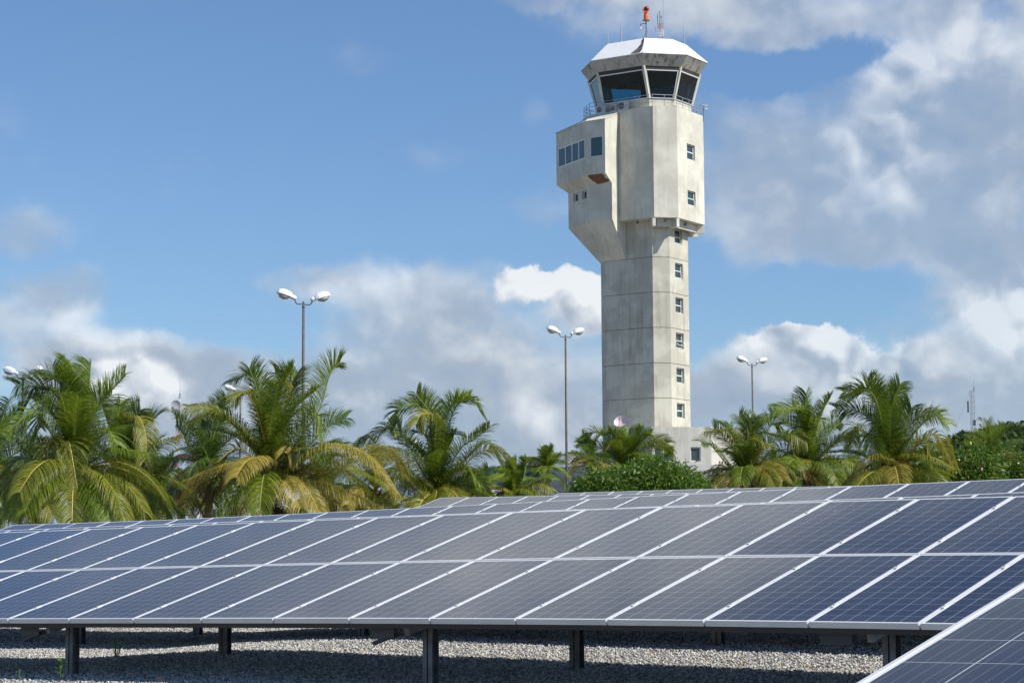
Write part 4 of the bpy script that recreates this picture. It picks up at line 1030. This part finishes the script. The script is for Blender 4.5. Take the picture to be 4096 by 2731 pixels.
# ------------------------------------------------------------------ masts with dishes
def radio_mast(x, ytop, ylat, ybot, d, wpx, label, dish_at, dish_r, dm, whip=True, extra=False, mats=(rail_m, rail_m)):
    p = at(x, ybot, d); root = empty('radio_mast', (p.x, p.y, 1.2)); tag(root, label, 'mast')
    w_ = wpx/FPX*d/2; zt_ = zat(p.x, p.y, ylat); z0 = 1.2
    rt = RR.copy(); rt.z = 0; rt.normalize()
    legs = [p-rt*w_, p+rt*w_, p+tov*w_*1.6]; n_ = int((zt_-z0)/(w_*2.6)); 
    for par in (0, 1):
        mb = MB()
        for i in range(n_):
            if (i//3) % 2 != par: continue
            za_, zb_ = z0+(zt_-z0)*i/n_, z0+(zt_-z0)*(i+1)/n_
            for k in range(3):
                a, b = legs[k], legs[(k+1) % 3]
                mb.tube([(a.x, a.y, za_), (a.x, a.y, zb_)], .035, 5); mb.tube([(a.x, a.y, za_), (b.x, b.y, zb_)], .017, 4); mb.tube([(a.x, a.y, zb_), (b.x, b.y, zb_)], .017, 4)
        mb.build('lattice_section', mats[par], root)
    if whip:
        mb = MB(); g = legs[1]; mb.tube([(g.x, g.y, zt_), (g.x, g.y, zat(g.x, g.y, ytop))], [.035, .015], 5); mb.tube([(g.x, g.y, zt_), (g.x, g.y, zt_+.5)], .10, 6); mb.build('whip_antenna', rail_m, root)
    if dish_at:
        c = at(dish_at[0], dish_at[1], d-1.0); ax = (-_f+RR*.25).normalized(); s1 = ax.cross(Zv).normalized(); u1 = s1.cross(ax); mb = MB(); r_ = dish_r/FPX*d
        rr2 = [[c+ax*(.25*r_*(i/5)**2)+(s1*math.cos(k*.3927)+u1*math.sin(k*.3927))*(r_*i/5+.002) for k in range(16)] for i in range(6)]
        mb.loft(rr2); mb.loft([[q-ax*.04 for q in r2] for r2 in rr2]); mb.tube([c+ax*.1, c+ax*r_*.9], .04, 6); mb.tube([c-ax*.05, Vector((p.x, p.y, c.z))], .05, 6); mb.build('dish', dm, root, smooth=True)
    if extra:
        mb = MB(); q = legs[0]-rt*.25; za_ = zat(q.x, q.y, 1400+480/1.966); mb.box((q.x, q.y, za_+.6), .28, .2, 1.5); mb.build('panel_antenna', dish_gray, root); mb = MB(); q = legs[1]; mb.box((q.x, q.y, zat(q.x, q.y, 1690)), .4, .3, .7); mb.build('panel_antenna', dish_gray, root)
        mb = MB(); mb.tube([(legs[0].x, legs[0].y, zt_), (legs[0].x-rt.x*2.2, legs[0].y-rt.y*2.2, zat(p.x, p.y, 1720))], .012, 4); mb.build('guy_wire', dark_steel, root)
    return root
radio_mast(3894, 1514, 1562, 1780, 300, 17, 'slim grey lattice radio mast with a round dish above the wooded hill on the right', (2900+1998/1.966, 1400+548/1.966), 12, dish_gray, extra=True)
radio_mast(712, 1522, 1590, 1690, 260, 14, 'red and white radio mast with a grey dish peeping over the palms on the left', (1430/2.036, 1350+548/2.036), 19, dish_gray, mats=(red_m, lamp_white))

# ------------------------------------------------------------------ palms
def bez(pts, t):
    p = [Vector(q) for q in pts]
    while len(p) > 1: p = [p[i].lerp(p[i+1], t) for i in range(len(p)-1)]
    return p[0]
def frond(root, pts, kind='g', n=180, ll=1.12, roll=0.0, droop=.55, petiole=.10, ribm=None, dens=1.0):
    """pts: control points (passes base and tip, bends near the middle ones)"""
    N = 22; C = []
    ext = [pts[0]*2-pts[1]] + list(pts) + [pts[-1]*2-pts[-2]]
    ns = len(pts)-1
    for i in range(N+1):
        f = i/N*ns; k = min(int(f), ns-1); t = f-k; a, b, c, e = ext[k:k+4]
        C.append(((b*2) + (c-a)*t + (a*2-b*5+c*4-e)*t*t + (b*3-a-c*3+e)*t*t*t)*.5)
    Ltot = sum((C[i+1]-C[i]).length for i in range(N))
    flat = C[-1]-C[0]; flat.z = 0
    S0 = flat.cross(Vector((0, 0, 1)))
    S0 = S0.normalized() if S0.length > .3 else Vector((math.cos(roll*3), math.sin(roll*3), 0))
    rb_ = MB(); rb_.mi = 1
    rb_.tube(C, [.028*(1-.85*i/N)+.003 for i in range(N+1)], 5, cap=False); rb_.mi = 0
    n = int(n*dens*max(.6, min(1.25, Ltot/3.6)))
    for side in (-1, 1):
        for k in range(n):
            s = petiole + (1-petiole)*(k+random.uniform(.1, .9))/n
            if random.random() < .03: continue
            f = s*N; i = min(int(f), N-1); p = C[i].lerp(C[i+1], f-i); T = (C[i+1]-C[i]).normalized()
            S = (S0-T*S0.dot(T)).normalized(); Nn = S.cross(T).normalized()
            if Nn.z < 0 and abs(Nn.z) > .15: pass
            rl = roll; S2 = S*math.cos(rl)+Nn*math.sin(rl); N2 = Nn*math.cos(rl)-S*math.sin(rl)
            q = (s-petiole)/(1-petiole)
            L = ll*(.42+.58*math.sin(math.pi*min(1, q*.66+.20)))*random.uniform(.88, 1.08)
            if q > .94: L *= 1-(q-.94)*5
            fa = .42+.38*q+.40*max(0.0, T.z-.35)
            d = (S2*side*math.cos(fa)+T*math.sin(fa)+N2*(.22+.25*max(0.0, T.z))).normalized()
            d = (d+Vector((random.gauss(0, .05), random.gauss(0, .05), random.gauss(0, .05)))).normalized()
            wv = (T-d*T.dot(d)).normalized(); wv = (wv+N2*random.uniform(-.35, .35)).normalized()
            w = random.uniform(.0075, .0110); seg = [p]; dd = d; pos = p
            dr = droop*random.uniform(.85, 1.15)
            for g in range(4): pos = pos+dd*(L/4); seg.append(pos); dd = (dd+Vector((0, 0, -dr*.48))).normalized()
            rb_.add([seg[0]-wv*w*.6, seg[0]+wv*w*.6, seg[1]-wv*w, seg[1]+wv*w, seg[2]-wv*w, seg[2]+wv*w, seg[3]-wv*w*.7, seg[3]+wv*w*.7, seg[4]], [(0, 1, 3, 2), (2, 3, 5, 4), (4, 5, 7, 6), (6, 7, 8)])
    if ribm is None: ribm = rib_yel if kind in 'yo' else rib_green
    return rb_.build('frond', [PALM[kind], ribm], root)
PG = 'coconut palms standing in a belt behind the solar arrays'
def palm(cx, cy, d, label, keys=(), zoom=None, generic=14, L=3.6, mixk='ggggo', seed=1, spread=1.0, lean=0.0, up=.9, lowk='o', ll=None, group=PG, skirt=9):
    """cx, cy: growing point; keys: fronds as picture-plane control points (zoom coordinates) + depth of the tip"""
    random.seed(seed)
    ll = ll or .25+.23*L
    B = at(cx, cy, d); root = empty('palm_tree', (B.x, B.y, 1.2)); tag(root, label, 'palm tree', group)
    mb = MB(); zt_ = B.z; pts = []; rs = []
    for i in range(14):
        f = i/13; pts.append((B.x-lean*(1-f), B.y, 1.1+(zt_-1.1)*f)); rs.append((.13+.09*(1-f)**2)*(1.0 if i % 2 else 1.12))
    mb.tube(pts, rs, 10)
    for k in range(26):   # old leaf bases around the head
        a = k*2.4; z = zt_-.9+.9*k/26; e = Vector((math.cos(a), math.sin(a), 0)); q = Vector((B.x, B.y, z))+e*.12
        mb.bar(q, q+e*.14+Zv*.28, .10, .05, e)
    mb.build('trunk', trunk_m, root)
    sc, ox, oy = zoom or (1, 0, 0)
    for K in keys:
        kind, dz, *pp = K
        m_ = len(pp); P3 = []
        for i, (x, y) in enumerate(pp): P3.append(at(ox+x/sc, oy+y/sc, d+dz*((i+1)/m_)**1.3))
        if len(P3) > 1: P3[-1] = P3[-2].lerp(P3[-1], .80)
        pts = [B]+P3
        frond(root, pts, kind, roll=random.uniform(-.75, .75), droop=random.uniform(.8, 1.25) if kind in 'yob' else random.uniform(.35, .7), ll=ll)
    generic = int(generic*1.15)+1
    for k in range(generic):
        f = k/max(1, generic-1); el = R(86-92*f*spread); az = k*2.399+seed
        e = Vector((math.cos(az), math.sin(az), 0)); Lf = L*random.uniform(.82, 1.08)
        p = B+Zv*random.uniform(-.1, .2); pts = [p]; dcur = e*math.cos(el)+Zv*math.sin(el)
        sag = random.uniform(.45, .75)*up*(.55+.75*f)
        for i in range(3):
            p = p+dcur*Lf/3; pts.append(p); dcur = (dcur+Vector((0, 0, -sag*(.35+.65*math.cos(el))))+e*.18).normalized()
        kind = random.choice(mixk) if f < .6 else random.choice(lowk+mixk[0])
        frond(root, pts, kind, roll=random.uniform(-.6, .6), droop=random.uniform(.8, 1.2) if kind in 'yob' or f > .5 else random.uniform(.35, .7), ll=ll)
    for k in range(skirt):      # old fronds hanging all round the trunk
        az = k*2.399+seed*1.7; el = R(random.uniform(-5, 38)); e = Vector((math.cos(az), math.sin(az), 0)); Lf = max(L, 2.2)*random.uniform(.8, 1.15)
        p = B-Zv*random.uniform(.0, .35); pts = [p]; dcur = e*math.cos(el)+Zv*math.sin(el)
        for i in range(4): p = p+dcur*Lf/4; pts.append(p); dcur = (dcur+Vector((0, 0, -random.uniform(.42, .62)))).normalized()
        kd = random.choice(lowk+lowk+mixk[0]+('b' if L > 2.2 else ''))
        if kd == 'b' and e.dot(FF) < .2: kd = lowk[0] if lowk[0] != 'b' else 'o'
        frond(root, pts, kd, roll=random.uniform(-.6, .6), droop=random.uniform(.8, 1.2), ll=ll, n=135)
    return root
Z6 = (2.0361, 0, 1350); Z7 = (2.0361, 700, 1350); Z8 = (2.2969, 1350, 1450); Z4 = (2.376, 2150, 1380); Z5 = (1.966, 2900, 1400)
palm(296, 1900, 66, 'leftmost big bright green palm, its fronds blown over in front of the far left lamp', [
    ('g', -.6, (590, 620), (540, 380), (270, 290)), ('g', .6, (620, 600), (610, 330), (560, 170)), ('g', .3, (650, 700), (720, 420), (745, 170)),
    ('g', -.8, (660, 900), (760, 600), (950, 430)), ('d', .8, (570, 760), (420, 430), (60, 380)), ('d', .5, (540, 800), (300, 470), (110, 740)),
    ('g', -1.2, (560, 800), (480, 450), (320, 620), (330, 760)), ('g', -1.4, (500, 960), (300, 620), (0, 800)), ('o', -1.6, (520, 1000), (400, 860), (385, 1340)),
    ('o', -1.5, (520, 980), (560, 850), (650, 1330)), ('o', -.8, (480, 1180), (300, 1120), (90, 1520)), ('o', .4, (640, 1150), (820, 1180), (880, 1500)),
    ('g', -1., (680, 1000), (860, 760), (980, 900)), ('d', .9, (420, 1050), (180, 980), (-60, 1220))], Z6, generic=10, L=3.2, mixk='gggd', seed=11, skirt=12, lowk='og')
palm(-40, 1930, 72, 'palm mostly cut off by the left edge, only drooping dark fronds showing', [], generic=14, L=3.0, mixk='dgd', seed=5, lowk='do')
palm(500, 1945, 71, 'second palm from the left, with long arching fronds hanging to the right', [
    ('g', .2, (980, 950), (960, 700), (985, 500)), ('g', -.5, (1010, 900), (1080, 700), (1160, 560)), ('o', -1.0, (980, 760), (1120, 640), (1190, 820), (1170, 1060)),
    ('o', -.6, (1130, 1100), (1290, 900), (1530, 790)), ('d', .7, (950, 900), (880, 700), (830, 560)), ('o', -1.2, (1040, 1120), (1180, 1130), (1180, 1480)),
    ('o', -.9, (1150, 1180), (1420, 1080), (1560, 1250), (1660, 1480)), ('d', .3, (900, 1000), (760, 850), (640, 800)), ('g', .8, (1060, 900), (1200, 700), (1290, 640)),
    ('o', .5, (900, 1150), (800, 1150), (740, 1450))], Z6, generic=8, L=2.6, mixk='gd', seed=22, skirt=12, lowk='o')
palm(835, 1885, 77, 'dark palm between the second palm and the big yellowing palm', [
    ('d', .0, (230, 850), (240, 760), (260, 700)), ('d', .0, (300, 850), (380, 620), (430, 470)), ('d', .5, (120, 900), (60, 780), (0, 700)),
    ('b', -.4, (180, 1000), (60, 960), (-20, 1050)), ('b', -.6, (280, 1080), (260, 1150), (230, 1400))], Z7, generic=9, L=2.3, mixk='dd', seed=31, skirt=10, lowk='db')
palm(1068, 1885, 69, 'largest palm left of centre with upright green fronds and yellow lower ones', [
    ('d', -.5, (730, 850), (680, 480), (585, 190)), ('o', -.8, (720, 800), (600, 470), (430, 500)), ('g', .4, (790, 800), (860, 450), (985, 200)), ('g', .7, (730, 700), (620, 330), (430, 360)),
    ('o', .8, (870, 800), (960, 420), (780, 250)), ('g', -.9, (860, 870), (960, 600), (1195, 385)), ('g', .5, (880, 880), (1150, 640), (1262, 300), (1362, 190)), ('d', .9, (850, 700), (960, 400), (1010, 260)),
    ('g', -1.1, (900, 980), (1150, 640), (1160, 830)), ('d', .2, (940, 1020), (1230, 740), (1430, 640)), ('d', .5, (960, 1050), (1250, 880), (1400, 860)),
    ('y', -1.6, (900, 1100), (1250, 880), (1560, 960), (1860, 1340)), ('y', -1.2, (880, 1150), (1200, 1180), (1450, 1280), (1720, 1400)), ('y', -1.9, (820, 1150), (900, 1180), (1055, 1440)),
    ('y', -1.3, (740, 1180), (660, 1250), (590, 1460)), ('o', -1.0, (700, 1050), (520, 900), (300, 1040)), ('y', -1.1, (650, 1050), (420, 1030), (0, 1200)), ('y', -.9, (900, 1080), (960, 900), (900, 950)),
    ('b', -.2, (680, 1180), (420, 1130), (220, 1380)), ('b', .2, (730, 1200), (560, 1230), (480, 1440)), ('o', -.4, (580, 820), (350, 600), (40, 560)), ('o', -.9, (560, 800), (330, 620), (40, 730)),
    ('y', -.5, (1000, 1130), (1300, 1010), (1700, 940), (1880, 1080)), ('o', .4, (1000, 1160), (1330, 1080), (1600, 1240)), ('b', .6, (800, 1250), (860, 1340), (900, 1470))],
    Z7, generic=7, L=2.8, mixk='gd', seed=41, skirt=8, lowk='yo')
palm(1500, 1975, 84, 'yellow green palm low between the big yellowing palm and the slender middle palm', [], generic=12, L=2.1, mixk='oog', seed=47, lowk='yo')
palm(1752, 1975, 74, 'slender middle palm with two fronds curling apart at its top', [
    ('g', -.4, (900, 800), (850, 480), (690, 240)), ('g', .3, (880, 800), (800, 420), (560, 420), (545, 590)), ('o', -.9, (890, 800), (900, 520), (780, 470), (700, 600)),
    ('g', -.2, (960, 850), (1030, 430), (1230, 350), (1360, 520)), ('g', .5, (970, 800), (1080, 420), (1250, 290)), ('g', -.8, (1000, 1050), (1120, 800), (1290, 680), (1425, 570)),
    ('o', -.7, (1050, 1120), (1250, 860), (1450, 800), (1640, 930)), ('d', .5, (1040, 1050), (1350, 740), (1540, 980)), ('g', .8, (820, 950), (640, 760), (430, 610)),
    ('d', -.5, (780, 1000), (540, 600), (300, 680), (140, 800)), ('d', -.3, (860, 1050), (820, 700), (680, 620)), ('d', .4, (980, 900), (1020, 700), (1100, 640)),
    ('o', -.9, (850, 1120), (650, 880), (420, 800), (240, 880)), ('o', -.6, (840, 1180), (640, 1020), (430, 1040)), ('o', -1.1, (860, 1210), (720, 1120), (560, 980), (860, 1290)),
    ('g', -.7, (1010, 1130), (1180, 960), (1340, 1180)), ('d', .1, (1040, 1180), (1240, 1080), (1400, 1240))], Z8, generic=6, L=2.3, mixk='gd', seed=51, lowk='o')
palm(2050, 1985, 92, 'small bright green palm low between the slender middle palm and the grey building', [
    ('g', -.5, (1560, 1130), (1500, 1010), (1395, 1110)), ('y', -1.0, (1560, 1180), (1420, 1130), (1220, 1235)), ('g', .2, (1640, 1050), (1640, 960), (1650, 900)), ('g', .2, (1700, 1080), (1730, 960), (1740, 880)),
    ('o', -.6, (1720, 1150), (1860, 1110), (2010, 1190)), ('g', -.2, (1760, 1130), (1900, 1060), (2010, 1080))], Z8, generic=9, L=1.6, mixk='gg', seed=61, skirt=7, lowk='o')
palm(2185, 1880, 118, 'tiny distant palm just left of the brown lamp post', [('g', 0, (1900, 900), (1860, 780)), ('g', 0, (1940, 880), (1990, 750)), ('o', 0, (1850, 920), (1720, 890)), ('o', 0, (1990, 900), (2060, 830))], Z8, generic=7, L=1.5, mixk='gg', seed=66, skirt=3, lowk='o')
palm(2360, 1850, 128, 'distant palm with yellow tips between the brown lamp post and the tower', [('g', 0, (500, 1000), (440, 930), (380, 930)), ('y', 0, (480, 1100), (400, 1080), (310, 1140))], Z4, generic=8, L=1.9, mixk='gg', seed=67, skirt=5, lowk='y')
palm(2505, 1885, 96, 'palm with a dome of fronds directly in front of the tower foot', [
    ('g', -.4, (790, 1000), (760, 880), (650, 800)), ('g', .3, (820, 1000), (850, 900), (850, 830)), ('g', -.2, (880, 980), (950, 880), (1000, 780)), ('o', -.9, (780, 1000), (720, 920), (600, 1060)),
    ('g', .5, (700, 950), (560, 830), (440, 880)), ('o', -.8, (960, 1100), (1120, 960), (1210, 960), (1300, 1020)), ('g', -.5, (930, 1050), (1000, 850), (1090, 860)), ('d', .4, (700, 1020), (520, 960), (380, 930)),
    ('g', -.9, (650, 1110), (450, 1060), (290, 1010)), ('d', -.3, (1000, 1120), (1180, 1080), (1290, 1010)), ('g', .8, (940, 950), (1120, 900), (1260, 940))], Z4, generic=12, L=2.2, mixk='gd', seed=71, lowk='go')
palm(2985, 1905, 80, 'palm right of the tower foot, its fronds reaching over the pale building', [
    ('g', -.3, (150, 850), (180, 650), (90, 490)), ('g', .4, (200, 800), (240, 620), (380, 540)), ('o', -.8, (120, 880), (30, 650), (-190, 640)), ('d', .5, (130, 850), (40, 640), (-60, 560)),
    ('o', -1.1, (220, 900), (300, 760), (250, 700)), ('g', -.7, (60, 950), (-100, 760), (-200, 720)), ('y', -1.3, (120, 1050), (60, 1000), (0, 1080)), ('g', .2, (260, 850), (350, 600), (450, 590)), ('o', -.9, (120, 990), (-40, 900), (-60, 1000), (-180, 1060)),
    ('o', -.9, (300, 1000), (430, 880), (620, 1060))], Z5, generic=10, L=2.3, mixk='gd', seed=81, lowk='oy')
palm(3236, 1880, 83, 'palm in the right group with one dark frond standing bolt upright', [
    ('d', -.2, (650, 700), (630, 480), (640, 310)), ('g', .3, (700, 700), (770, 480), (845, 345)), ('g', -.6, (640, 720), (600, 480), (360, 460)), ('d', .6, (620, 700), (480, 560), (330, 490)),
    ('o', -1.2, (560, 850), (500, 660), (680, 740)), ('g', .5, (720, 800), (850, 620), (930, 560)), ('g', -.4, (680, 760), (700, 560), (740, 540)), ('y', -1.1, (600, 980), (560, 900), (760, 1060)), ('o', -1.3, (720, 1000), (900, 900), (980, 1060)),
    ('o', -.9, (700, 900), (900, 700), (1040, 640)), ('o', .2, (560, 900), (430, 780), (300, 900))], Z5, generic=9, L=2.6, mixk='gd', seed=91, lowk='oy')
palm(3560, 1890, 79, 'tallest palm of the right group with a long frond reaching far right', [
    ('d', -.3, (1280, 700), (1180, 400), (1105, 180)), ('d', .4, (1290, 700), (1290, 450), (1240, 270)), ('g', -.2, (1300, 700), (1320, 420), (1390, 230)), ('d', .3, (1310, 750), (1340, 480), (1360, 240)),
    ('g', -.8, (1260, 700), (1150, 330), (860, 400)), ('d', .8, (1250, 700), (1080, 500), (820, 450)), ('g', .5, (1280, 650), (1150, 320), (880, 330)), ('d', -.4, (1330, 800), (1420, 560), (1480, 430)),
    ('g', -.6, (1360, 850), (1500, 640), (1640, 520), (1770, 600)), ('o', .3, (1340, 780), (1500, 540), (1740, 490)), ('o', -1.1, (1350, 900), (1560, 700), (1610, 980)), ('y', .2, (1380, 900), (1640, 660), (1840, 990)),
    ('y', -1.2, (1270, 900), (1120, 850), (990, 1020)), ('o', -.9, (1250, 880), (1040, 600), (1000, 760)), ('o', -.5, (1370, 950), (1600, 960), (1800, 1010)), ('y', -1.4, (1240, 950), (1180, 980), (1160, 1060)), ('g', -.9, (1240, 850), (1120, 650), (1260, 930))],
    Z5, generic=7, L=2.7, mixk='gd', seed=101, lowk='oy')
palm(3130, 1990, 88, 'palm hidden low behind the two right-hand palms, only yellow green fronds showing', [], generic=10, L=1.9, mixk='og', seed=111, lowk='oy')
palm(3400, 1975, 88, 'palm low between the last two big palms on the right, with olive fronds', [], generic=10, L=2.0, mixk='og', seed=112, lowk='oy')
palm(3750, 1965, 92, 'palm low behind the long right-hand frond, next to the round mango tree', [], generic=10, L=1.9, mixk='od', seed=113, lowk='oyb')
palm(640, 1995, 82, 'palm low behind the second palm from the left, olive fronds near the panels', [], generic=9, L=1.9, mixk='dg', seed=114, lowk='od')
palm(1300, 1995, 86, 'palm low behind the long yellow frond of the largest palm', [], generic=11, L=2.0, mixk='dg', seed=115, lowk='od')
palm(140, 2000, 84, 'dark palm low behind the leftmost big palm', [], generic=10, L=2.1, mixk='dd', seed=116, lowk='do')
palm(1900, 2000, 88, 'palm low just right of the slender middle palm, olive green', [], generic=10, L=1.6, mixk='og', seed=117, lowk='oy')
palm(3968, 1835, 190, 'far dark palm on the wooded hill beneath the radio mast', [], generic=14, L=3.4, mixk='dg', seed=118, skirt=6, lowk='dg', ll=1.0, group=None)

# ------------------------------------------------------------------ mango trees and wooded hill
def leafy(name, cx, cy, d, rx, ry, n, label, mats, seed, size=.11, cat='tree', depth=None, base_z=1.2):
    rs = np.random.default_rng(seed); c = at(cx, cy, d); root = empty(name, (c.x, c.y, base_z)); tag(root, label, cat)
    RX = rx/FPX*d; RZ = ry/FPX*d; RY = depth or RX*.7
    rt = Vector((RR.x, RR.y, 0)).normalized(); fw = Vector((-rt.y, rt.x, 0))
    mb = MB(); mb.tube([(c.x, c.y, base_z-.2), (c.x+.1, c.y, base_z*.4+c.z*.6-.1), (c.x, c.y, c.z+.1)], [.22, .16, .08], 8)
    # twig clumps
    nc = int(n/26); cl = []
    for k in range(nc):
        while True:
            u = rs.normal(size=3); u /= np.linalg.norm(u)
            if u[2] > -.75: break
        r = rs.uniform(.80, 1.0)
        lump = .95+.34*noise.noise(Vector(u)*2.3+Vector((seed, 0, 0)))+.16*noise.noise(Vector(u)*6+Vector((seed, 3, 0)))
        cl.append((u*r*lump, u))
    V = []; Fc = []; Mi = []
    for (q, u) in cl:
        pc = np.array(c)+q[0]*RX*np.array(rt)+q[1]*RY*np.array(fw)+q[2]*RZ*np.array((0, 0, 1.))
        hue = rs.random()
        for j in range(26):
            dv = rs.normal(size=3)+np.array([q[0]*rt.x+q[1]*fw.x, q[0]*rt.y+q[1]*fw.y, q[2]])*1.1; dv[2] -= .15; dv /= np.linalg.norm(dv)
            L = size*rs.uniform(.8, 1.5); o = pc+rs.normal(size=3)*size*1.3
            s = np.cross(dv, rs.normal(size=3)); s /= np.linalg.norm(s)+1e-9; s *= L*.17
            tip = o+dv*L+np.array([0, 0, -L*.25]); md = o+dv*L*.5
            b = len(V); V += [o, md+s, tip, md-s]; Fc.append((b, b+1, b+2, b+3)); Mi.append(2 if (len(mats) > 2 and hue < .035 and q[2] > -.2) else (1 if hue > .80 else 0))
    ob = fast_mesh('crown', np.array(V), np.array(Fc), mats); ob.data.polygons.foreach_set('material_index', np.array(Mi, np.int32))
    ob.data.transform(Matrix.Translation(-root.location)); ob.parent = root
    mb.build('trunk', bark_m, root)
    # inner twigs darken the crown's heart as real branches do
    tw = MB()
    for k in range(60):
        q, u = cl[k % len(cl)]; e = c+rt*q[0]*RX*.9+fw*q[1]*RY*.9+Zv*q[2]*RZ*.9
        tw.tube([Vector((c.x, c.y, c.z-RZ*.6)), c.lerp(e, .5)-Zv*.1, e], [.05, .03, .01], 4, cap=False)
    tw.build('branch', bark_m, root)
    return root
mm = [mango_m, mango_l, mango_r]
leafy('mango_tree', 2625, 1985, 74, 195, 122, 24000, 'rounded bushy mango tree right in front of the tower foot', mm[:2], 3, .14, depth=1.4)
leafy('mango_tree', 2415, 1998, 73, 125, 95, 10000, 'lower leafy mango bush just right of the brown lamp post', mm[:2], 4, .14, depth=1.0)
leafy('mango_tree', 3885, 1940, 84, 125, 122, 15000, 'round mango tree with reddish new leaves at the right, left one of the pair', mm, 5, .15, depth=1.3)
leafy('mango_tree', 4045, 1950, 86, 110, 125, 13000, 'round mango tree touching the right edge, beside the one with reddish leaves', mm, 6, .15, depth=1.3)
# hill
def hill():
    c = at(4130, 2000, 300); mb = MB(); rt = Vector((RR.x, RR.y, 0)).normalized(); fw = Vector((-rt.y, rt.x, 0))
    rings = []
    for i in range(14):
        f = i/13; rings.append([Vector((c.x, c.y, 1.1+18.0*math.cos(f*math.pi/2)**.8)) + (rt*math.cos(k*math.pi/20)*34 + fw*math.sin(k*math.pi/20)*34)*f for k in range(40)])
    rings[0] = [rings[0][0]+Vector((math.cos(k*math.pi/20)*.1, math.sin(k*math.pi/20)*.1, 0)) for k in range(40)]
    mb.loft(rings[::-1]); tag(mb.build('hill', mat('hill_soil', (.05, .055, .02), .9), smooth=True), 'low green hill rising at the right behind the palms', None, kind='structure')
    return c, rt, fw
hc_, hrt, hfw = hill()
def woods():
    rs = np.random.default_rng(9); V = []; F_ = []
    for k in range(330):
        a = rs.uniform(math.pi*.55, math.pi*2.05); f = rs.uniform(.0, 1)**.6
        x, y = math.cos(a)*34*f, math.sin(a)*34*f
        z = 1.1+18.0*math.cos(f*math.pi/2)**.8
        p = np.array(hc_)+x*np.array(hrt)+y*np.array(hfw); p[2] = z+1.0; r = rs.uniform(1.8, 3.4)
        for j in range(130):
            u = rs.normal(size=3); u /= np.linalg.norm(u); u[2] = abs(u[2])*.8-.1
            lump = 1+.35*noise.noise(Vector(u*3)+Vector((k, 0, 0)))
            o = p+u*r*lump*rs.uniform(.8, 1.0); s = rs.normal(size=3)*.22; t_ = rs.normal(size=3)*.22
            b = len(V); V += [o-s, o+t_, o+s, o-t_]; F_.append((b, b+1, b+2, b+3))
    tag(fast_mesh('woodland', np.array(V), np.array(F_), [wood_leaf]), 'dense dark green woodland covering the hill on the right', 'woodland', kind='stuff')
woods()
